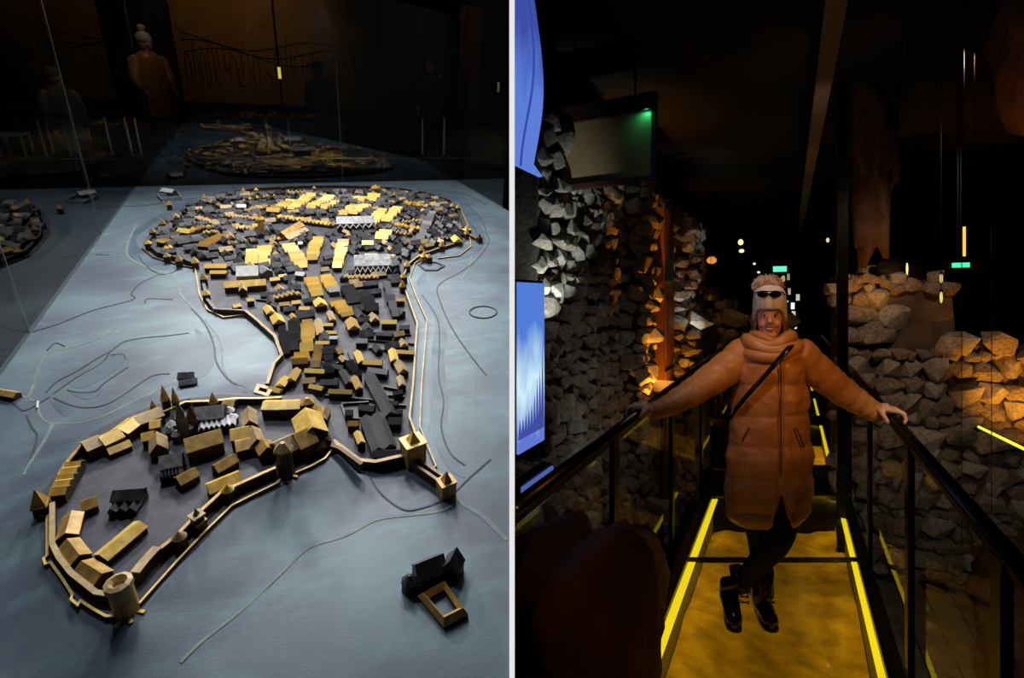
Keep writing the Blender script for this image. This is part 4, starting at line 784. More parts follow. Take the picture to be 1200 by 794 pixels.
# upper screens on the left wall
def screen_mat(name, c1, c2, c3, s, axis=2, off=0):
    m = bpy.data.materials.new(name); m.use_nodes = True; nt = m.node_tree; p = nt.nodes['Principled BSDF']; p.inputs['Base Color'].default_value = (.01, .01, .01, 1); p.inputs['Roughness'].default_value = .25
    tc = nt.nodes.new('ShaderNodeTexCoord'); mp = nt.nodes.new('ShaderNodeMapping'); n = nt.nodes.new('ShaderNodeTexNoise'); n.inputs['Scale'].default_value = 2.2; n.inputs['Detail'].default_value = 2; n.inputs['Distortion'].default_value = .6
    sp = nt.nodes.new('ShaderNodeSeparateXYZ'); ad = nt.nodes.new('ShaderNodeMath'); ad.operation = 'MULTIPLY_ADD'; ad.inputs[1].default_value = .45
    cr = nt.nodes.new('ShaderNodeValToRGB'); e = cr.color_ramp.elements; e[0].position = .25; e[0].color = (*c1, 1); e[1].position = .72; e[1].color = (*c3, 1); x = e.new(.5); x.color = (*c2, 1)
    nt.links.new(tc.outputs['Generated'], mp.inputs[0]); nt.links.new(mp.outputs[0], n.inputs['Vector']); nt.links.new(mp.outputs[0], sp.inputs[0]); nt.links.new(n.outputs['Fac'], ad.inputs[0]); nt.links.new(sp.outputs[axis], ad.inputs[2])
    a2 = nt.nodes.new('ShaderNodeMath'); a2.operation = 'MULTIPLY_ADD'; a2.inputs[1].default_value = off or .8; a2.inputs[2].default_value = 0
    nt.links.new(ad.outputs[0], a2.inputs[0]); nt.links.new(a2.outputs[0], cr.inputs[0]); nt.links.new(cr.outputs[0], p.inputs['Emission Color']); p.inputs['Emission Strength'].default_value = s; return m
sc1 = screen_mat('screen_picture', lin(95, 120, 210), lin(205, 240, 250), lin(80, 125, 215), 1.0)
sc2 = screen_mat('banner_picture', lin(95, 125, 215), lin(90, 125, 215), lin(62, 78, 165), 1.0)
QS = -1.0
def slab_q(name, outline, q, th, m, parent): # outline of (s, z) at plane q, thickness away from the bridge
    n = len(outline); vs = [(q, a, b) for a, b in outline] + [(q - th, a, b) for a, b in outline]
    return MB().add(vs, [tuple(range(n)), tuple(range(2 * n - 1, n - 1, -1))] + [(i, (i + 1) % n, n + (i + 1) % n, n + i) for i in range(n)]).build(name, m, parent)
t = T('wall_screen', RF, (QS, 2.0, .95), 'lit rectangular screen showing a bright blue sky over trees, beside the partition', 'screen')
a = QQ(638, 332, QS); b = QQ(638, 515, QS); s1 = 1.905
scr = slab_q('display', [(s1, b.z), (a.y, b.z), (a.y, a.z), (s1, a.z)], QS, .01, sc1, t); slab_q('housing', [(s1 - .004, b.z - .012), (a.y + .008, b.z - .012), (a.y + .008, a.z + .012), (s1 - .004, a.z + .012)], QS - .011, .03, blackmetal, t)
tr = MB(); r3 = random.Random(4)
for i in range(9):                                      # trees printed in the picture, a thin layer on the display
    s_ = s1 + .01 + i * .028; h_ = .09 + .05 * (i / 8) ** 2 * 5 * r3.uniform(.7, 1.1) * (1 if i < 8 else 1.2); z_ = b.z + .06
    tr.add([(QS + .001, s_ - .018, z_), (QS + .001, s_ + .018, z_), (QS + .001, s_ + .006, z_ + h_ * .7), (QS + .001, s_, z_ + h_), (QS + .001, s_ - .008, z_ + h_ * .6)], [(0, 1, 2, 3, 4)])
sub(tr, 'printed_trees', mat('print_blue', lin(60, 70, 150), None, emit=lin(70, 85, 175), estr=.8), scr)
t = T('wave_banner', RF, (QS, 2.0, 2.2), 'tall blue lit banner with a wavy edge above the screen', 'banner')
a = QQ(636, 207, QS); top = 3.05; out = [(s1, a.z - .0)]; N_ = 24
for i in range(N_ + 1):
    z_ = a.z + (top - a.z) * i / N_; y_ = CY - (z_ - EYE) / (a.y / (38 * ST + F * CT)); xx = 636 if y_ > 205 else (628 + 9 * math.sin((y_ - 20) / 52.0))
    out.append((QQ(xx, y_, QS).y, z_))
out.append((s1, top)); slab_q('display', out, QS, .02, sc2, t)
wv = MB(); cen = []
for i in range(N_ + 1):
    z_ = a.z + (top - a.z) * i / N_ * .97; y_ = CY - (z_ - EYE) / (a.y / (38 * ST + F * CT)); cen.append((QS + .002, QQ(617 + 8 * math.sin((y_ - 10) / 45.0), y_, QS).y, z_))
wv.tube(cen, .006, 5).build('printed_wave', mat('wave_blue', lin(60, 75, 170), None, emit=lin(70, 90, 200), estr=.6), t)
t = T('light_ledge', RF, (QS, 2.0, .75), 'narrow blue glowing ledge under the screen', 'light'); a = QQ(644, 545, QS); b = QQ(644, 562, QS)  # blue reflection made as an added glowing strip
slab_q('glow_strip', [(s1, b.z), (a.y, b.z), (a.y, a.z), (s1, a.z)], QS + .02, .01, mat('ledge_glow', lin(90, 110, 190), None, emit=lin(100, 125, 215), estr=.55), t); slab_q('ledge_body', [(s1, b.z - .01), (a.y + .01, b.z - .01), (a.y + .01, a.z + .01), (s1, a.z + .01)], QS + .009, .05, blackmetal, t)
# hanging panel with green glow
beige = mat('panel_beige', lin(150, 124, 90), lin(164, 138, 102), 3, .5); ptrim = mat('panel_frame', lin(70, 42, 36), None, rough=.4)
SP = 3.0; a = Q(655, 147, SP); b = Q(764, 206, SP); t = T('hanging_board', RF, ((a.x + b.x) / 2, SP, b.z), 'blank beige panel in a dark red frame, hanging, green light in its corner', 'panel')
MB().box(((a.x + b.x) / 2, SP + .02, b.z), (b.x - a.x, .02, a.z - b.z)).build('face', beige, t)
f_ = MB(); w_ = b.x - a.x; hh = a.z - b.z; cxq = (a.x + b.x) / 2
f_.box((cxq, SP + .01, b.z - .03), (w_ + .05, .05, .03)).box((cxq, SP + .01, a.z), (w_ + .05, .05, .10)).box((a.x - .0125, SP + .01, b.z), (.025, .05, hh)).box((b.x + .0125, SP + .01, b.z), (.025, .05, hh)); f_.build('frame', ptrim, t)
for x in (a.x + .1, b.x - .1): MB().cyl((x, SP + .01, a.z + .1), .006, .006, 3.2 - a.z - .1, 6).build('hanger', blackmetal, t)
spot(RF, (-.3, 2.2, 2.0), (-.5, 3.0, 2.4), .9, (1, .75, .45), 60, 1, .05)
spot(RF, (b.x - .03, SP - .03, a.z + .0), (b.x - .04, SP + .02, a.z - .08), .35, (.05, 1, .4), 150, 1, .01)
# footbridge
t = T('footbridge', RF, (-.1, 5, -.4), 'narrow glass floored footbridge edged with glowing yellow strips', 'walkway')
QL, QR = -.557, .371; led = mat('yellow_led', (1, .85, .02), None, emit=(1, .74, .01), estr=.95); wg = glass('floor_glass', 1.0, (.97, .98, .9))
YD = lambda py: EYE * F / (py - CY)
SEG = [(.95, YD(653) - .006), (YD(653) + .006, YD(581)), (YD(545), YD(496)), (YD(487), YD(465)), (YD(458), 9.5)]
def obl(q0, q1, y0, y1): return [(q, (y + q * ST) / CT) for q, y in ((q0, y0), (q1, y0), (q1, y1), (q0, y1))]   # joints lie slantwise across the bridge
for i, (s0, s1_) in enumerate(SEG):
    MB().prism(obl(QL + .001, QR - .001, s0, s1_), -.02, 0).build('glass_panel', wg, t)
    for q in (QL + .021, QR - .016): MB().prism(obl(q - (.02 if q < 0 else .015), q + (.02 if q < 0 else .015), s0, s1_), -.03, -.024).build('light_strip', led, t)
for q in (QL - .035, QR + .035): MB().box((q, 6.5, -.34), (.07, 11.2, .345)).build('side_beam', blackmetal, t)
for i in range(1, len(SEG) - 1): s0 = SEG[i][1]; s1_ = SEG[i + 1][0]; MB().prism(obl(QL, QR, s0, s1_), -.33, .005).build('cross_deck', blackmetal, t)
MB().prism(obl(QL, QR, SEG[0][1] + .001, SEG[1][0] - .001), -.03, .001).build('joint_bar', bronzepost, t)
for k, q in enumerate((QL + .003, QR - .003)): MB().box((q, 6.5, -.32), (.006, 11, .285)).build('inner_skirt', mat('skirt_grey', lin(120, 118, 84), None, rough=.5), t)
ge = MB(); k_ = 0; nx, ny = 40, 200; 
for j in range(ny):
    for i in range(nx): x = QL + .01 + (QR - QL - .02) * i / (nx - 1); y = .9 + 11 * j / (ny - 1); ge.v.append(Vector((x, y, -.30 + .035 * noise.fractal((x * 3, y * 2, 0), .9, 2, 4) + .05 * max(0, abs(x + .09) / .46 - .6))))
ge.f = [(j * nx + i, j * nx + i + 1, (j + 1) * nx + i + 1, (j + 1) * nx + i) for j in range(ny - 1) for i in range(nx - 1)]
o = ge.build('sandy_bed', earth, frame=RF, smooth=True); tag(o, 'bumpy sandy excavation bed under the glass floor', 'ground', kind='stuff')
for y_ in (1.6, 3.2, 5.0, 7.0):
    for q_, tg in ((QL + .03, QL + .22), (QR - .03, QR - .22)): o_ = area(RF, (q_, y_, -.05), (tg, y_, -.32), (1.2 if y_ < 4 else 2.2), (1, .72, .04), 1.4, .02); o_.rotation_euler = o_.rotation_euler;  # hidden area lamps added to throw the strips' yellow onto the bed
# railings
def railing(q, posts, s0, s1_, label, out):
    t = T('railing', RF, (q, posts[0], -.3), label, 'railing')
    for s in posts:
        p = MB().box((q, s, -.34), (.022, .075, 1.36)).build('post', bronzepost, t)
        sub(MB().box((q - out * .012, s - .038, -.2), (.004, .004, 1.2)), 'edge_strip', mat('post_edge', lin(120, 96, 60), None, rough=.3, metal=.9) if 'post_edge' not in MATS else MATS['post_edge'], p)
    ps = sorted(posts + [s0, s1_])
    for a_, b_ in zip(ps[:-1], ps[1:]):
        if b_ - a_ > .2: MB().box((q + out * .02, (a_ + b_) / 2, .06), (.008, b_ - a_ - .03, .92)).build('glass_pane', MATS['rail_glass'], t)
    MB().tube([(q, s0, 1.05), (q, s1_, 1.05)], .021, 14).build('handrail', railm, t, smooth=True); MB().box((q, (s0 + s1_) / 2, 1.005), (.012, s1_ - s0, .022)).build('rail_bar', blackmetal, t)
glass('rail_glass', .5)
railing(-.666, [2.16, 3.39, 4.65, 5.9, 7.2], 1.24, 9, 'steel and glass railing on the left of the footbridge', -1)
railing(.437, [1.6, 2.64, 3.84, 5.04, 6.3, 7.6], .8, 9, 'steel and glass railing on the right of the footbridge', 1)
# ceiling rail
a = Vector((.18, .9, 2.9)); t = T('ceiling_rail', RF, (.18, 5, 2.9), 'long pale metal lighting rail under the black ceiling', 'rail'); MB().box((.18, 6.2, 2.9), (.084, 11, .03)).build('channel', mat('rail_metal', lin(150, 128, 112), None, rough=.45, metal=.3), t)
for s in (2, 4, 6, 8, 10): MB().cyl((.18, s, 2.93), .006, .006, .3, 6).build('hanger', blackmetal, t)
spot(RF, (.18, 3.5, 2.35), (.18, 4.3, 2.9), 3, (1, .7, .5), 120, 1, .05)
# masonry ruin on the right
A_ = QZ(988, 662, -.6); B_ = QZ(1250, 690, -.6); A_ = Vector((A_.x, A_.y, -.66)); B_ = Vector((B_.x + .1, B_.y, -.66))
ud = (B_ - A_).normalized(); nd_ = Vector((ud.y, -ud.x, 0)); nd_ = nd_ if nd_.y < 0 else -nd_; L_ = (B_ - A_).length
t = T('ruined_wall', RF, A_, 'broken stone wall with plaster remains on the right of the footbridge', 'wall')
def skyline(x): 
    k = x / L_; return 2.52 - .16 * k + .12 * noise.noise((x * 5, 3, 0)) if k < .48 else (1.95 + .1 * noise.noise((x * 6, 1, 0)))
def okr(x, z):
    if z > skyline(x) - .04: return 0
    if x > .38 and z > 1.98 + .12 * math.sin(x * 9): return 1 if z > skyline(x) - .16 and x < L_ * .48 else 0
    return 1
n = 40; pr = [(0, 0)] + [(L_ * i / n, skyline(L_ * i / n) - .05) for i in range(n + 1)] + [(L_, 0)]
vs = [A_ + ud * x + Vector((0, 0, z)) - nd_ * .02 for x, z in pr] + [A_ + ud * x + Vector((0, 0, z)) - nd_ * .3 for x, z in pr]; m_ = len(pr)
MB().add(vs, [tuple(range(m_)), tuple(range(2 * m_ - 1, m_ - 1, -1))] + [(i, (i + 1) % m_, m_ + (i + 1) % m_, m_ + i) for i in range(m_)]).build('core', plaster, t)
rubble(t, A_ + Vector((0, 0, .03)), ud, Vector((0, 0, 1)), nd_, L_, 2.7, .135, okr, 21, 290, .09, (.92, 1.25))
# rock overhang above and at the far right
c = Q(1020, 228, 4.9) + Vector((0, 0, .42)); rock(c, (.17, .2, .74), 31, mat('warm_rock', lin(66, 46, 34), lin(90, 64, 46), 6, .9, 0, 1, 14), 'rock_spur', 'rough rock spur hanging above the ruined wall', rough_=.5)
c = Q(1236, 128, 2.6) + Vector((.03, 0, .42)); rock(c, (.17, .22, .62), 44, MATS['warm_rock'], 'rock_overhang', 'orange lit rock at the upper right edge', rough_=.4)
# pavement and rug-like rock
t = T('stone_pavement', RF, (1.2, 3.0, -.62), 'grey paving slabs below the right railing', 'pavement')
pr_ = random.Random(5); uq = Vector((1, 0, 0))
ang = .0
for i in range(9):
    for j in range(6):
        x0 = .56 + i * .17; y0 = 2.85 + j * .42 + (i % 2) * .2
        if y0 > 4.75: continue
        MB().box((x0 + .085, y0 + .21, -.64), (.163, .41, .03 + pr_.uniform(0, .006))).build('slab', paving, t)
rust2 = MATS['rust_rock']
for i, (px, py, s, r) in enumerate([(1182, 700, -.45, (.20, .3, .26)), (1190, 655, -.4, (.30, .22, .22)), (1215, 775, -.35, (.22, .3, .25))]):
    rock(QZ(px, py, s), r, 61 + i * 5, rust2, 'boulder', ['rusty boulder leaning on the pavement edge at the right', 'rusty boulder at the foot of the ruined wall, right side', 'rusty boulder in the bottom right corner'][i], rough_=.3)
for i in range(9):
    x, y = pr_.uniform(.75, 1.15), pr_.uniform(3.6, 4.8); o = bpy.data.objects.new('pebble', SM[i % 14]); C.objects.link(o); o.matrix_world = RF @ Matrix.Translation((x, y, -.60)) @ Matrix.Rotation(i, 4, 'Z') @ Matrix.Diagonal((.04, .03, .03, 1)); tag(o, 'small pale pebble lying on the paving slabs', 'pebble', 'pebbles scattered on the paving slabs')
# dark column, cables, lamps, signs
t = T('steel_column', RF, (.68, 4.6, -.66), 'black steel column between the railing and the ruined wall', 'column'); p = Q(987, 500, 4.6); MB().box((p.x, 4.6, -.66), (.07, .10, 3.9)).build('shaft', blackmetal, t); MB().box((p.x, 4.6, -.66), (.16, .18, .02)).build('foot_plate', blackmetal, t)
for i, (px, y0, y1, s) in enumerate([(1063, 160, 330, 3.6), (1127, 385, 640, 3.2), (1162, 370, 640, 3.2), (1142, 228, 268, 3.4)]):
    a = Q(px, y1, s); MBc = MB().cyl((a.x, s, a.z), .0018, .0018, 3.24 - a.z, 5); tag(MBc.build('steel_cable', railm, frame=RF, origin=(a.x, s, a.z)), ['thin hanging cable over the ruined wall carrying a yellow tube', 'thin cable left of the yellow light line', 'rightmost thin cable by the orange wall', 'thin cable holding the orange lamp'][i], 'cable')
def lampobj(px, py, s, r, h, col, st, label, cat='lamp', shade=True, name='hanging_lamp'):
    a = Q(px, py, s); t = T(name, RF, (a.x, s, a.z), label, cat); m = mat('lamp_' + name, col, None, emit=col, estr=st)
    (MB().ell((a.x, s, a.z + h / 2), (r, r, h / 2), 12, 8) if h < .1 or r > .03 else MB().cyl((a.x, s, a.z), r, r, h, 10)).build('bulb', m, t, smooth=h < .1)
    if shade: MB().cyl((a.x, s, a.z + h), r * 1.6, r * .6, r * 2, 10).build('cap', blackmetal, t); MB().cyl((a.x, s, a.z + h + r * 2), .002, .002, max(.05, 3.2 - a.z - h - r * 2), 5).build('cord', blackmetal, t)
    return t
lampobj(1130, 300, 3.4, .006, .15, (1, .45, .08), 1.6, 'slim orange tube lamp hanging on a cable at the right'); lampobj(1063, 322, 3.6, .005, .07, (1, .7, .15), 1.6, 'short yellow tube hanging before the plaster of the ruined wall')
lampobj(1103, 355, 4.0, .008, .07, (.9, .85, .25), .8, 'short yellow green tube on the ruined wall, lower'); lampobj(1103, 332, 4.02, .008, .06, (.9, .85, .25), .8, 'short yellow green tube on the ruined wall, upper')
lampobj(868, 287, 8, .035, .08, (1, .6, .2), 2.2, 'warm pendant lamp over the far path, upper'); lampobj(869, 296, 8.2, .035, .05, (1, .62, .25), 2.5, 'warm pendant lamp over the far path, lower'); lampobj(834, 309, 8.5, .075, .11, (1, .4, .08), .7, 'round dim orange lamp left of the pendant pair')
lampobj(884, 310, 9, .018, .03, (.8, 1, .8), 2, 'tiny white lamp above the bobble hat, left'); lampobj(889, 320, 9, .018, .03, (.8, 1, .8), 2, 'tiny white lamp above the bobble hat, right'); lampobj(970, 284, 6.3, .015, .05, (1, .7, .4), .9, 'tiny warm lamp right of the ceiling rail')
for i, (px, py, c_, st) in enumerate([(925, 345, (1, .8, .4), .5), (929, 362, (1, 1, .8), 1.5), (922, 378, (1, .9, .1), 1.6), (932, 385, (1, .9, .6), 1.3), (935, 352, (.9, .9, .8), .7), (918, 330, (.9, .7, .3), .6), (924, 328, (1, .8, .4), .35), (930, 372, (.9, .9, .7), .9)]):
    lampobj(px, py, 11, .022 + .008 * (i % 3), .12, c_, st * .8, f'glowing showcase light at the corridor end, {ordinal(i)} of the cluster right of the face', 'light', False, 'showcase_light')
def exitsign(px0, px1, py0, py1, s, col, st, label, txt=True):
    a = Q(px0, py0, s); b = Q(px1, py1, s); t = T('exit_sign', RF, ((a.x + b.x) / 2, s, b.z), label, 'sign'); MB().box(((a.x + b.x) / 2, s, b.z), (b.x - a.x, .02, a.z - b.z)).build('lit_face', mat('exit_green', col, None, emit=col, estr=st), t)
    MB().box(((a.x + b.x) / 2, s + .03, b.z - .01), (b.x - a.x + .02, .03, a.z - b.z + .02)).build('housing', blackmetal, t)
    for x in (a.x + .05, b.x - .05): MB().cyl((x, s + .03, a.z), .005, .005, 3.2 - a.z, 5).build('hanger', blackmetal, t)
exitsign(906, 922, 312, 318, 8.5, (.12, .8, .5), 1.2, 'small green lit exit sign over the far path'); exitsign(1116, 1136, 308, 313, 4.3, (.05, .8, .4), 1.1, 'thin green lit sign above the ruined wall')
exitsign(918, 924, 352, 354, 10, (.1, .8, .6), .8, 'tiny green lit sign near the corridor end')
lime = mat('lime_led', (.8, .9, .05), None, emit=(.8, .9, .05), estr=1.1)
a = QZ(1147, 500, .6) if False else Q(1147, 500, 3.6); b = Q(1215, 533, 2.9); tag(MB().tube([a, b], .007, 6).build('light_line', lime, frame=RF, origin=a), 'straight yellow green light line before the ruined wall', 'light')
for px, py in ((1168, 298), (1175, 308)): pass
for i, (px, py, lab) in enumerate([(1190, 300, 'pale lit rubble pillar at the far right, left one'), (1225, 330, 'pale lit rubble pillar at the far right, right one')]): pass
# display case furniture in the middle left: a pale folded panel and metal canopy between the pillars
wood = mat('oiled_wood', lin(150, 96, 40), lin(176, 120, 56), 8, .4, stretch=(1, 1, .2))
t = T('show_cupboard', RF, (-.95, 5.7, -.3), 'tall narrow wooden showcase catching the orange light', 'showcase'); p0 = Vector((-1, 4.75, 0)); p1 = Vector((-1, 5.2, 0))
MB().box((-1.1, (p0.y + p1.y) / 2, -.3), (.2, p1.y - p0.y, 2.75)).build('carcass', wood, t); MB().box((-.995, (p0.y + p1.y) / 2, 1.05), (.01, (p1.y - p0.y) * .8, .55)).build('upper_door', wood, t); MB().box((-.995, (p0.y + p1.y) / 2, .2), (.01, (p1.y - p0.y) * .8, .75)).build('lower_door', wood, t); MB().box((-.98, (p0.y + p1.y) / 2, 1.68), (.10, p1.y - p0.y, .10)).build('pale_shelf', steel, t)
t = T('tilted_label_stand', RF, (-.8, 4.4, -.3), 'pale slanted label board on the rubble left of the woman', 'sign'); a = Q(768, 450, 4.4); MB().box((a.x + .05, 4.4, a.z - .06), (.22, .02, .10)).build('board', mat('label_board', lin(150, 150, 150), None), t); MB().box((a.x + .05, 4.42, -.6), (.02, .02, a.z + .54)).build('stem', blackmetal, t)
p = Q(803, 445, 5.2); rock(p, (.07, .08, .06), 71, stone2, 'pale_stone', 'white lit stone on the far rail line left of the woman', rough_=.2)
t = T('metal_lantern', RF, Q(833, 345, 7.6), 'steel canopy lantern hanging between the pillars and the woman', 'lamp'); a = Q(833, 345, 7.6); MB().cyl(a, .12, .10, .09, 14).build('shade', steel, t); MB().cyl((a.x, a.y, a.z - .08), .10, .12, .07, 14).build('bowl', steel, t); MB().cyl((a.x, a.y, a.z + .09), .004, .004, 3.2 - a.z - .09, 5).build('cord', blackmetal, t)
# low far walls beside the path
for lab, q, s, L, h, sd in (('brown rubble wall behind the woman, left of the path', -1.0, 9.2, 2.6, 2.0, 81), ('brown rubble wall right of the far path', .95, 6.8, 3.2, 2.6, 82)):
    t = T('rubble_wall', RF, (q, s, -.66), lab, 'wall'); MB().box((q + (.1 if q > 0 else -.1), s + L / 2 - .5, -.66), (.16, L, h)).build('mortar', mortar, t)
    rubble(t, (q, s - .5, -.6), Vector((0, 1, 0)), Vector((0, 0, 1)), Vector((1 if q < 0 else -1, 0, 0)), L, h, .2, lambda x, z: True, sd, 120, .1)
t = T('low_ruin', RF, (-.6, 8.9, -.66), 'low brown stone ruin across the view left of the woman', 'wall'); MB().box((-.55, 9.0, -.66), (1.1, .2, 2.0)).build('core', mortar, t); rubble(t, (-1.1, 8.88, -.6), Vector((1, 0, 0)), Vector((0, 0, 1)), Vector((0, -1, 0)), 1.1, 1.9, .2, lambda x, z: True, 83, 100, .1)

# ---- lamps lighting the ruins
spot(RF, (-1.02, 2.42, 1.3), (-1.28, 2.95, 2.0), 40, WHITE, 52, .9, .03)
spot(RF, (-.80, 2.7, .5), (-1.28, 3.5, 1.1), 2, WHITE, 80, 1, .04)
spot(RF, (-.82, 4.15, .45), (-1.07, 4.36, 1.55), 120, ORANGE, 46, .9, .03)
spot(RF, (-.85, 4.55, .45), (-1.0, 4.95, 1.4), 30, ORANGE, 60, .9, .03)
spot(RF, (-.62, 5.3, .9), (-.98, 5.85, 1.9), 42, WHITE, 50, .9, .03)
spot(RF, (-.9, 5.35, .5), (-1.15, 5.75, 1.3), 20, ORANGE, 70, .9, .03)
spot(RF, (-.85, 6.6, .5), (-1.0, 7.2, 1.3), 30, ORANGE, 60, .9, .03)
spot(RF, (-.1, 2.6, 2.5), (-1.0, 3.7, -.2), 13, (.9, .85, .8), 80, 1, .1)
spot(RF, (.75, 3.3, 2.9), (.8, 5.15, 1.45), 55, (1, .64, .40), 50, .9, .04)
spot(RF, (.58, 4.55, 1.3), (.60, 5.0, 1.9), 12, ORANGE, 75, .9, .02)
spot(RF, (1.55, 4.65, .45), (1.62, 5.25, 1.05), 55, ORANGE, 80, 1, .04)
spot(RF, (1.9, 4.9, .9), (1.9, 5.4, 1.5), 14, ORANGE, 80, 1, .04)
spot(RF, (.55, 2.25, 1.95), (.82, 2.55, 2.3), 3.5, ORANGE, 70, 1, .04)
spot(RF, (.75, 2.3, 1.7), (.95, 4.2, -.6), 26, (1, .88, .62), 80, 1, .08)
spot(RF, (-.3, 1.2, 1.4), (-.8, 1.9, -.1), 1.0, (1, .42, .14), 90, 1, .08)
spot(RF, (.3, 7.5, 2.6), (.9, 8.5, 1.3), 12, (1, .6, .3), 70, 1, .05)
spot(RF, (-.3, 7.2, 2.6), (-.6, 9, .9), 12, (1, .5, .2), 60, 1, .05)

# ================================================================ PEOPLE
coatm = mat('quilted_nylon', lin(192, 128, 68), lin(208, 144, 82), 14, .38, 0, .35, 26)
skin = mat('skin', lin(226, 168, 140), None, rough=.5); knit = mat('cream_knit', lin(215, 200, 190), lin(235, 222, 214), 60, .9, 0, .9, 110, stretch=(1, 1, .35))
fur = mat('cream_fur', lin(190, 160, 140), lin(226, 200, 180), 50, .95); legm = mat('black_leggings', lin(12, 12, 14), None, rough=.8); bootm = mat('black_leather', lin(14, 13, 13), None, rough=.22)
hairm = mat('brown_hair', lin(96, 64, 44), lin(130, 90, 60), 40, .5); lens = mat('dark_lens', lin(10, 8, 8), None, rough=.1); eyew = mat('eye_white', lin(225, 215, 210), None, rough=.3); iris = mat('iris', lin(40, 28, 22), None, rough=.2)
lipm = mat('lips', lin(170, 80, 72), None, rough=.4); teethm = mat('teeth', lin(235, 230, 220), None, rough=.3); lacem = mat('laces', lin(22, 22, 22), None); browm = mat('brow', lin(80, 54, 38), None)
SB = 2.88
w_ = T('person', RF, (Q(880, 720, 2.8).x, 2.8, 0), 'smiling woman in long quilted tan coat, bobble hat and boots, arms out to both railings', 'person')
def B(px, py, s=SB): return Q(px, py, s)
b = MB()
# head
hr_ = [(397, 5, .03), (395, 8.5, .055), (391, 11, .072), (386, 12.8, .082), (380, 14.2, .088), (373, 15, .092), (366, 15.6, .096), (358, 15.8, .098), (350, 15, .095), (343, 12, .08), (339, 7, .05)]
rings = []
for y, hw, dp in hr_:
    c0 = B(902, y, SB - .02); rings.append([c0 + Vector((hw / 258 * math.cos(2 * PI * k / 24), -dp * math.sin(2 * PI * k / 24) * (1.0 if math.sin(2 * PI * k / 24) > 0 else 1.05), 0)) for k in range(24)])
b.loft(rings)
FS = SB - .02 - .092
b.capsule(B(902, 369, FS + .004), .008, B(902.3, 376.5, FS - .012), .0125, 10)           # nose
b.capsule(B(899.6, 377.4, FS - .002), .006, B(905, 377.4, FS - .002), .006, 8)
for x in (893.5, 910.5): b.ell(B(x, 379, FS + .024), (.020, .02, .018), 12, 8)         # cheeks
b.capsule(B(897, 392, FS + .022), .014, B(907, 392, FS + .022), .014, 10)              # chin
for x in (893, 911): b.capsule(B(x, 365.5, FS + .012), .008, B(x + (3 if x < 900 else -3), 365, FS + .006), .008, 8)
for x in (886.8, 917.2): b.ell(B(x, 374, SB - .015), (.008, .016, .028), 10, 8)           # ears
b.capsule(B(902, 398, SB), .048, B(902, 388, SB - .005), .045, 14)                      # neck
b.capsule(B(902, 425, SB), .10, B(902, 470, SB), .09, 16); b.capsule(B(902, 470, SB), .09, B(901, 555, SB), .115, 16); b.capsule(B(880, 412, SB), .05, B(925, 412, SB), .05, 12)
# arms
AL = [(878, 411, SB), (846, 436, 2.80), (812, 459, 2.70), (783, 475, 2.62), (763, 483, 2.585)]; AR = [(931, 411, SB), (960, 437, 2.93), (989, 460, 2.98), (1012, 475, 3.02), (1030, 485, 3.045)]
for A_l in (AL, AR):
    for i, ((x0, y0, s0), (x1, y1, s1_)) in enumerate(zip(A_l[:-1], A_l[1:])): b.capsule(B(x0, y0, s0), (.052, .044, .038, .031)[i], B(x1, y1, s1_), (.044, .038, .031, .026)[i], 12)
def hand(q, s, sg, wx):                     # palm over the handrail, fingers curling down its outer side, thumb inside
    top = 1.092; b.capsule(wx, .026, (q - sg * .035, s, top + .006), .026, 10)
    for k in range(4):
        so = s + (k - 1.5) * .0215; ln = (.9, 1.0, .97, .8)[k]
        b.capsule((q - sg * .045, s + (k - 1.5) * .015, top + .004), .014, (q + sg * .012, so, top), .0115, 10)
        b.capsule((q + sg * .012, so, top), .0105, (q + sg * .040 * ln, so * .5 + (s + (k - 1.5) * .023) * .5, top - .012), .0095, 10)
        b.capsule((q + sg * .040 * ln, so, top - .012), .0095, (q + sg * .048 * ln, so, top - .040 * ln), .0085, 10); b.capsule((q + sg * .048 * ln, so, top - .040 * ln), .0085, (q + sg * .036 * ln, so, top - .060 * ln), .0075, 10)
    b.capsule((q - sg * .055, s - .03, top - .004), .015, (q - sg * .045, s - .052, top - .022), .0115, 10); b.capsule((q - sg * .045, s - .052, top - .022), .0115, (q - sg * .030, s - .056, top - .050), .0095, 10)
hL = QQ(746, 484, -.666); hR = QQ(1047, 491, .437)
hand(-.666, hL.y, -1, B(763, 483, 2.585)); hand(.437, hR.y, 1, B(1030, 485, 3.045))
# legs and feet
L1 = [(890, 560, SB, .092), (889, 600, SB, .085), (891, 632, SB + .01, .062), (893, 655, SB + .02, .055), (893, 684, SB + .02, .042)]
L2 = [(914, 560, SB, .092), (916, 600, SB - .02, .082), (911, 632, SB - .06, .064), (893, 655, SB - .06, .055), (868, 684, SB - .02, .042)]
for L in (L1, L2):
    for (x0, y0, s0, r0), (x1, y1, s1_, r1) in zip(L[:-1], L[1:]): b.capsule(B(x0, y0, s0), r0 * .86, B(x1, y1, s1_), r1 * .86, 14)
toe1 = QZ(903, 730, .03); heel1 = Vector((B(893, 690, SB + .03).x, SB + .03, .05)); toe2 = QZ(860, 730, .03); heel2 = Vector((B(853, 695, SB - .02).x, SB - .0, .09))
b.capsule(B(893, 684, SB + .02), .036, heel1, .03, 12); b.capsule(heel1, .03, toe1, .024, 12); b.capsule(B(868, 684, SB - .02), .036, heel2, .03, 12); b.capsule(heel2, .03, toe2, .024, 12)
body = b.build('body', skin, w_, smooth=True)
rm_ = body.modifiers.new('remesh', 'REMESH'); rm_.mode = 'VOXEL'; rm_.voxel_size = .0045; rm_.use_smooth_shade = True
sm_ = body.modifiers.new('smooth', 'SMOOTH'); sm_.factor = .5; sm_.iterations = 2
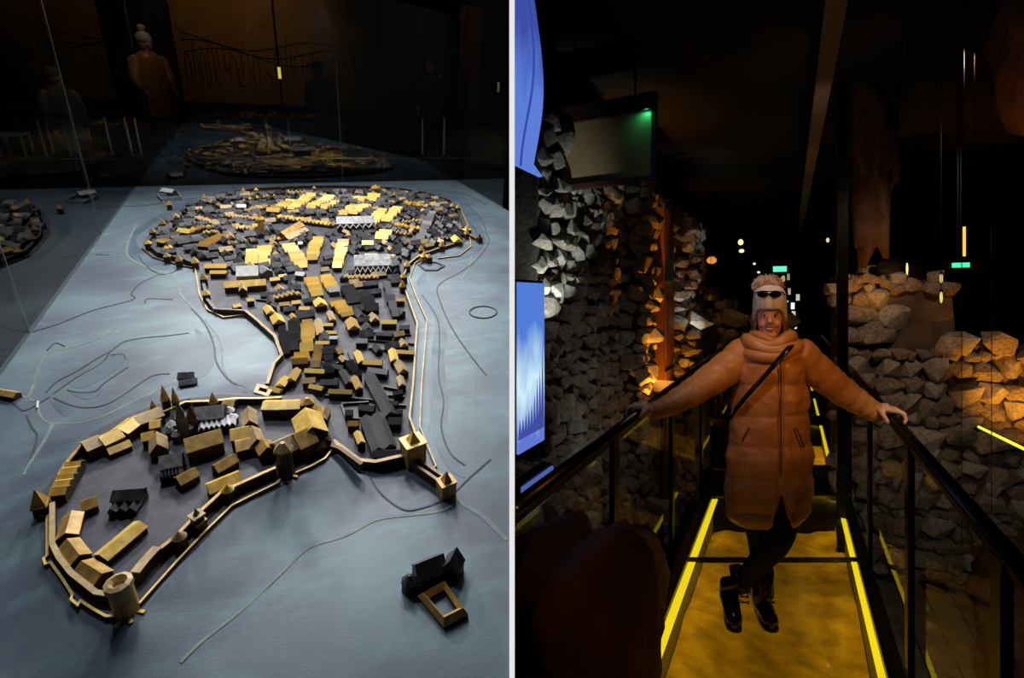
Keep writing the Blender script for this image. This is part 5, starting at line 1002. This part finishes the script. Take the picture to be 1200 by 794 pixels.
# face
for x in (896, 908.5):
    b = MB().ell(B(x, 370.2, FS + .0085), (.0125, .006, .0062), 14, 8); ey = b.build('eye', eyew, w_, smooth=True)
    sub(MB().ell(B(x, 370.2, FS + .0035), (.0052, .0025, .0055), 12, 8), 'iris', iris, ey, True)
    MB().tube([B(x - 5, 366.6, FS + .010), B(x, 365.2, FS + .001), B(x + 5, 366.4, FS + .010)], .0028, 6).build('eyebrow', browm, w_, smooth=True)
    MB().tube([B(x - 3.6, 369.4, FS + .008), B(x, 368.4, FS + .0005), B(x + 3.6, 369.4, FS + .008)], .0016, 5).build('upper_lid', browm, w_, smooth=True)
MB().tube([B(896, 382.2, FS + .016), B(899, 383.2, FS + .0015), B(902, 383.0, FS - .005), B(905, 383.2, FS + .0015), B(908.2, 382.2, FS + .016)], [.001, .0034, .0042, .0034, .001], 8).build('upper_lip', lipm, w_, smooth=True)
MB().tube([B(896.3, 383, FS + .016), B(899, 386.2, FS + .003), B(902, 387.2, FS - .002), B(905, 386.2, FS + .003), B(908, 383, FS + .016)], [.001, .0038, .0052, .0038, .001], 8).build('lower_lip', lipm, w_, smooth=True)
MB().tube([B(897, 383.2, FS + .012), B(899.5, 384.6, FS + .0035), B(902, 385.0, FS - .001), B(904.5, 384.6, FS + .0035), B(907.2, 383.2, FS + .012)], [.001, .004, .0048, .004, .001], 8).build('teeth', teethm, w_, smooth=True)
# hair beside the face
for sx in (-1, 1):
    hb_ = MB()
    for k in range(9):
        x0 = 902 + sx * (14.6 + (k % 3) * 1.0); hb_.tube([B(x0, 368, SB - .045 + .010 * k), B(x0 + sx * (1.5 + k * .2), 378, SB - .05 + .010 * k), B(x0 + sx * 3.2, 387, SB - .055 + .012 * k), B(x0 + sx * (3 + .6 * (k % 4)), 396, SB - .06 + .012 * k)], [.007, .008, .008, .004], 6)
    hb_.build('hair', hairm, w_, smooth=True)
# hat with a turned-up knitted brim
def hatring(y, hw, dp, drop=0, lift=0):
    out = []
    for k in range(48):
        a = 2 * PI * k / 48; y_ = y + drop * (abs(math.cos(a)) ** 7 if math.sin(a) > 0 else 1); c0 = B(902, y_, SB - .02)
        rib = 1 + .012 * (k % 2); out.append(c0 + Vector((hw / 258 * math.cos(a) * rib, -dp * math.sin(a) * rib, 0)))
    return out
hat = MB().loft([hatring(361.5, 16.4, .098, 15), hatring(362, 19.6, .113, 15), hatring(359, 20, .116, 12), hatring(355, 19.8, .115, 5), hatring(350, 19.4, .113, 2), hatring(344, 18.4, .107), hatring(339, 16, .092), hatring(335, 11.5, .066), hatring(333, 5, .03)]).build('hat', knit, w_, smooth=True)
pr = random.Random(9); pc = B(900, 334.5, SB - .01); pom = MB().ell(pc, (.062, .06, .050), 20, 14)
for i in range(900):
    d = Vector((pr.gauss(0, 1), pr.gauss(0, 1), pr.gauss(0, 1))).normalized(); n_ = d.cross(Vector((.3, .5, .8))).normalized() * .0022; m_ = d.cross(n_).normalized() * .0022; c1 = pc + Vector((d.x * .060, d.y * .058, d.z * .048)); c2 = c1 + (d + Vector((pr.uniform(-.3, .3), pr.uniform(-.3, .3), pr.uniform(-.5, .1)))) * pr.uniform(.012, .022)
    pom.add([c1 + n_, c1 - n_ * .5 + m_, c1 - n_ * .5 - m_, c2], [(0, 1, 3), (1, 2, 3), (2, 0, 3)])
po = pom.build('pompom', fur, w_); po['kind'] = 'stuff'; po['label'] = 'fluffy fur bobble on top of the hat'
sg = MB()
for x in (894, 908.5): sg.loft([[B(x, 344.5, SB - .02 - .118 - dz) + Vector((rx * math.cos(2 * PI * k / 16), .010 * abs(rx * math.cos(2 * PI * k / 16)) / .026, rz * (math.sin(2 * PI * k / 16) if math.sin(2 * PI * k / 16) < 0 else .75 * math.sin(2 * PI * k / 16)))) for k in range(16)] for dz, rx, rz in ((.000, .027, .017), (.006, .025, .015))])
sgo = sg.build('sunglasses', lens, w_, smooth=False)
sub(MB().tube([B(883.5, 345, SB - .06), B(886, 342.4, SB - .125), B(894, 341, SB - .147), B(901, 341.6, SB - .15), B(908.5, 341, SB - .147), B(917, 342.4, SB - .125), B(920, 345, SB - .06)], .0032, 6), 'glasses_frame', lens, sgo, True)
# coat
CR = [(393, 886, 920, .075), (399, 874, 932, .10), (406, 865, 940, .12), (418, 861, 944, .135), (440, 860, 946, .14), (460, 859, 947, .14), (480, 857, 948, .14), (505, 854, 949, .145), (530, 851, 951, .15), (560, 849, 952, .155), (585, 850, 951, .155), (600, 853, 949, .15), (608, 858, 944, .14)]
SEAMS = [400, 422, 447, 482, 516, 552, 590, 610]
def cint(y):
    for a, c in zip(CR[:-1], CR[1:]):
        if a[0] <= y <= c[0]: k = (y - a[0]) / (c[0] - a[0]); return [a[i] + (c[i] - a[i]) * k for i in range(1, 4)]
    return CR[-1][1:]
def bul(y):
    for a, c in zip(SEAMS[:-1], SEAMS[1:]):
        if a <= y < c: return math.sqrt(max(0, math.sin(PI * (y - a) / (c - a))))
    return 0
rings = []; NC = 84
for i in range(109):
    y = 393 + (608 - 393) * i / 108; xl, xr, dp = cint(y); rg = []
    for k in range(NC):
        a = 2 * PI * k / NC; fx = math.cos(a); fy = math.sin(a); px = (xl + xr) / 2 + (xr - xl) / 2 * fx * (abs(fx) ** -.12 if abs(fx) > .01 else 1)
        yy = y
        if fy > 0 and y > 556: yy = min(y, 560 + abs(px - 916) * 4.2)
        c0 = B(px, yy, SB); wr = noise.noise((px * .05, yy * .035, fy * 1.3)) * .016 + noise.noise((px * .16, yy * .12, fy * 3)) * .006
        bu = .012 * bul(y) + wr * (.4 + .6 * bul(y)); sm = -.012 * math.exp(-((px - 915) / 2.2) ** 2) if fy > 0 else 0
        p = B((xl + xr) / 2, yy, SB); rg.append(Vector((c0.x + fx * (bu - .006), SB - fy * (dp + bu - .006 + sm), c0.z)))
    rings.append(rg)
coat = MB().loft(rings, caps=False)
for A_l, rr in ((AL, (.088, .082, .068, .052, .040)), (AR, (.088, .080, .070, .058, .046))):
    pts = [B(*a) for a in A_l]; sp = []; rs = []; n_ = 11
    for i in range(len(pts) - 1):
        for k in range(n_): t_ = k / n_; sp.append(pts[i].lerp(pts[i + 1], t_)); j = i * n_ + k; rs.append((rr[i] + (rr[i + 1] - rr[i]) * t_) * (.93 + .09 * math.sqrt(abs(math.sin(PI * j / 6.3))) + .05 * noise.noise((j * .4, i, 5))))
    sp.append(pts[-1]); rs.append(rr[-1] * .85); sp.append(pts[-1] + (pts[-1] - pts[-2]).normalized() * .012); rs.append(rr[-1] * .72)
    coat.tube(sp, rs, 22)
co = coat.build('coat', coatm, w_, smooth=True); so_ = co.modifiers.new('solid', 'SOLIDIFY'); so_.thickness = .006; so_.offset = -1
# cowl collar and hood folds
cow = MB()
for y, rx, ry, tr, ty in ((409, 30, .128, .030, 3), (402, 27, .115, .033, -2), (396, 23, .100, .030, 2), (391, 20.5, .090, .022, -1)):
    c0 = B(903, y, SB - .01); cow.tube([c0 + Vector((rx / 258 * math.cos(a), -ry * math.sin(a), .02 * ty / 3 * math.cos(a) - .022 * math.sin(a) + .008 * math.sin(3 * a + y))) for a in np.linspace(0, 2 * PI, 37)], [tr * (1 + .14 * math.sin(3 * k / 36 * 2 * PI + y)) for k in range(37)], 12, False)
cow.build('cowl_collar', coatm, w_, smooth=True)
for sx in (-1, 1): MB().ell(B(902 + sx * 25, 404, SB + .03), (.055, .10, .045), 16, 10).build('hood_fold', coatm, w_, smooth=True)
MB().tube([B(915 + .4 * math.sin(y_ * .1), y_, SB + .001 - cint(y_)[2] - .009 - .006 * bul(y_)) for y_ in range(424, 562, 3)], .0035, 6).build('zip_placket', mat('zip_brown', lin(96, 62, 38), None), w_, smooth=True)
for sx in (-1, 1): MB().tube([B(905 + sx * 27, 500, SB - .135), B(905 + sx * 33, 512, SB - .125), B(905 + sx * 37, 524, SB - .112)], .004, 6).build('pocket_edge', MATS['zip_brown'], w_, smooth=True)
# crossbody strap with its bag
strap = MB(); sp = [(930, 399, SB - .04), (924, 408, SB - .15), (917, 416, SB - .178), (906, 429, SB - .186), (890, 447, SB - .180), (874, 465, SB - .168), (861, 481, SB - .125), (853, 492, SB - .02)]
strap.tube([B(*p) for p in sp], .016, 8, True, .3).build('bag_strap', bootm, w_, smooth=True)
bg = MB().box(B(842, 547, SB - .01), (.085, .12, .24), .2).build('shoulder_bag', bootm, w_, bevel=.012); sub(MB().box(B(853, 492, SB - .02), (.02, .008, .02)), 'buckle', steel, bg)
# leggings and boots
for L in (L1, L2):
    pts = [B(x, y, s) for x, y, s, r in L]; sp = smoothline(pts, 5); rr = np.interp(np.linspace(0, 4, len(sp)), range(5), [l[3] for l in L]); MB().tube(sp, [float(r) for r in rr], 18).build('legging', legm, w_, smooth=True)
def boot(ank, heel, toe, label):
    top = ank + Vector((0, .0, .075)); d = (toe - heel); d.z = 0; f = d.normalized(); n_ = Vector((-f.y, f.x, 0)); b = MB()
    b.tube([top, ank, heel + Vector((0, 0, .035)), heel + Vector((0, 0, .0)) - f * .01], [.056, .052, .050, .042], 18)
    pts = [heel - f * .035, heel.lerp(toe, .25), heel.lerp(toe, .55), heel.lerp(toe, .85), toe + f * .012, toe + f * .03]
    b.tube([p + Vector((0, 0, .012)) for p in pts], [.036, .048, .044, .042, .036, .014], 16, True, .82)
    bo = b.build('boot', bootm, w_, smooth=True); s_ = MB()
    s_.loft([[pts[i] + n_ * (wd * sg_) + Vector((0, 0, zz)) for sg_, zz in ((-1, -.028), (1, -.028), (1, -.014), (-1, -.014))] for i, wd in enumerate((.028, .036, .038, .040, .034, .014))]); sub(s_, 'sole', lacem, bo)
    sub(MB().box(heel - f * .012 + Vector((0, 0, -.05)), (.05, .05, .03), math.atan2(f.y, f.x)), 'heel', lacem, bo)
    lc = MB(); fr_ = f * .05
    for k in range(5): z_ = .055 - k * .022; c = ank + Vector((0, 0, z_)) + f * (.052 if k < 3 else .06 + .01 * k); lc.tube([c - n_ * .022 + Vector((0, 0, .006)), c + f * .004, c + n_ * .022 - Vector((0, 0, .006))], .003, 5).tube([c + n_ * .022 + Vector((0, 0, .006)), c + f * .005, c - n_ * .022 - Vector((0, 0, .006))], .003, 5)
    c = ank + Vector((0, 0, .05)) + f * .056; lc.tube([c, c + n_ * .03 + Vector((0, 0, -.02)), c + n_ * .035 + Vector((0, 0, -.07))], .003, 5).tube([c, c + n_ * .02 + Vector((0, 0, -.03)), c + n_ * .022 + Vector((0, 0, -.08))], .003, 5); sub(lc, 'laces', lacem, bo)
boot(B(893, 684, SB + .02), heel1, toe1, ''); boot(B(868, 684, SB - .02), heel2, toe2, '')

# figures in the dim hall; most stand for visitors reflected in the glass
def visitor(loc, face, ht, coat_m, hat_m, label, bobble=False, pose=.0):
    k = ht / 1.7; L = Vector(loc); f = Vector((math.cos(face), math.sin(face), 0)); n_ = Vector((-f.y, f.x, 0)); t = T('person', LF, L, label, 'person'); b = MB()
    def pp(x, y, z): return L + (f * x + n_ * y + Vector((0, 0, z))) * k
    b.ell(pp(.01, 0, 1.56), (.085 * k, .08 * k, .115 * k), 18, 12); b.capsule(pp(.09, 0, 1.56), .013 * k, pp(.11, 0, 1.53), .016 * k); b.capsule(pp(.03, 0, 1.47), .035 * k, pp(.06, 0, 1.475), .03 * k); b.capsule(pp(-.01, 0, 1.40), .05 * k, pp(0, 0, 1.5), .048 * k)
    b.capsule(pp(0, 0, 1.3), .12 * k, pp(0, 0, .95), .13 * k, 14)
    for sg_ in (-1, 1):
        b.capsule(pp(0, .09 * sg_, .92), .085 * k, pp(.02 * sg_, .09 * sg_, .5), .06 * k); b.capsule(pp(.02 * sg_, .09 * sg_, .5), .058 * k, pp(0, .09 * sg_, .09), .04 * k); b.capsule(pp(-.03, .09 * sg_, .05), .045 * k, pp(.15, .1 * sg_, .04), .035 * k)
        b.capsule(pp(0, .17 * sg_, 1.36), .055 * k, pp(.02 + pose * .05, .22 * sg_, 1.08), .045 * k); b.capsule(pp(.02 + pose * .05, .22 * sg_, 1.08), .042 * k, pp(.10 + pose * .2, .19 * sg_, .86 + pose * .18), .03 * k); b.capsule(pp(.10 + pose * .2, .19 * sg_, .86 + pose * .18), .03 * k, pp(.13 + pose * .26, .18 * sg_, .80 + pose * .18), .022 * k)
        for j in range(4): b.capsule(pp(.12 + pose * .26 + j * .012, .18 * sg_, .80 + pose * .18), .011 * k, pp(.15 + pose * .3 + j * .014, .17 * sg_, .735 + pose * .16), .008 * k, 6)
        b.capsule(pp(.13 + pose * .26, .165 * sg_, .81 + pose * .18), .012 * k, pp(.17 + pose * .3, .15 * sg_, .78 + pose * .17), .009 * k, 6)
    o = b.build('body', skin, t, smooth=True); r_ = o.modifiers.new('remesh', 'REMESH'); r_.mode = 'VOXEL'; r_.voxel_size = .011; r_.use_smooth_shade = True
    c = MB(); c.loft([[pp(dx * math.cos(a), dy * math.sin(a), z) for a in np.linspace(0, 2 * PI, 25)[:-1]] for z, dx, dy in ((1.47, .07, .07), (1.42, .11, .14), (1.36, .13, .2), (1.2, .15, .22), (1.0, .15, .21), (.8, .16, .23), (.62, .17, .24))], False)
    for sg_ in (-1, 1): c.tube([pp(0, .17 * sg_, 1.37), pp(.02 + pose * .05, .235 * sg_, 1.08), pp(.09 + pose * .18, .2 * sg_, .9 + pose * .16)], [.075 * k, .06 * k, .045 * k], 14)
    c.build('coat', coat_m, t, smooth=True); h = MB().loft([[pp(-.01 + r * math.cos(a), r * .92 * math.sin(a), z) for a in np.linspace(0, 2 * PI, 25)[:-1]] for z, r in ((1.575, .098), (1.60, .104), (1.65, .098), (1.69, .065), (1.71, .02))]).build('hat', hat_m, t, smooth=True)
    if bobble: MB().ell(pp(-.02, 0, 1.745), (.055 * k, .055 * k, .045 * k), 14, 8).build('pompom', fur, t, smooth=True)
    for sg_ in (-1, 1): MB().tube([pp(0, .09 * sg_, .92), pp(.02 * sg_, .09 * sg_, .5), pp(0, .09 * sg_, .09)], [.095 * k, .068 * k, .05 * k], 12).build('trouser_leg', legm, t, smooth=True); MB().tube([pp(-.06, .09 * sg_, .05), pp(.05, .095 * sg_, .055), pp(.17, .1 * sg_, .04), pp(.2, .1 * sg_, .03)], [.045 * k, .055 * k, .045 * k, .01], 10).build('shoe', bootm, t, smooth=True)
    return t
navy = mat('navy_coat', lin(50, 54, 70), None, rough=.8); greyc = mat('grey_coat', lin(120, 124, 130), None, rough=.8)
a = PV(166, 33, 8.9); visitor((a.x, 8.9, a.z - 1.70), -1.0, 1.66, coatm, knit, 'dim visitor in a pale coat and bobble hat, in profile behind the glass', True, .5)
a = PV(372, 72, 9.6); visitor((a.x, 9.6, a.z - 1.66), -1.2, 1.66, greyc, navy, 'faint visitor in a grey coat before the mural, right of the yellow lamp')
a = PV(505, 66, 9.2); visitor((a.x, 9.2, a.z - 1.7), -2.2, 1.7, navy, greyc, 'faint visitor in a navy coat at the right end of the dim hall')
a = PV(60, 78, 9.0); visitor((a.x, 9.0, a.z - 1.6), -.9, 1.6, greyc, greyc, 'faint visitor in grey at the left of the dim hall')
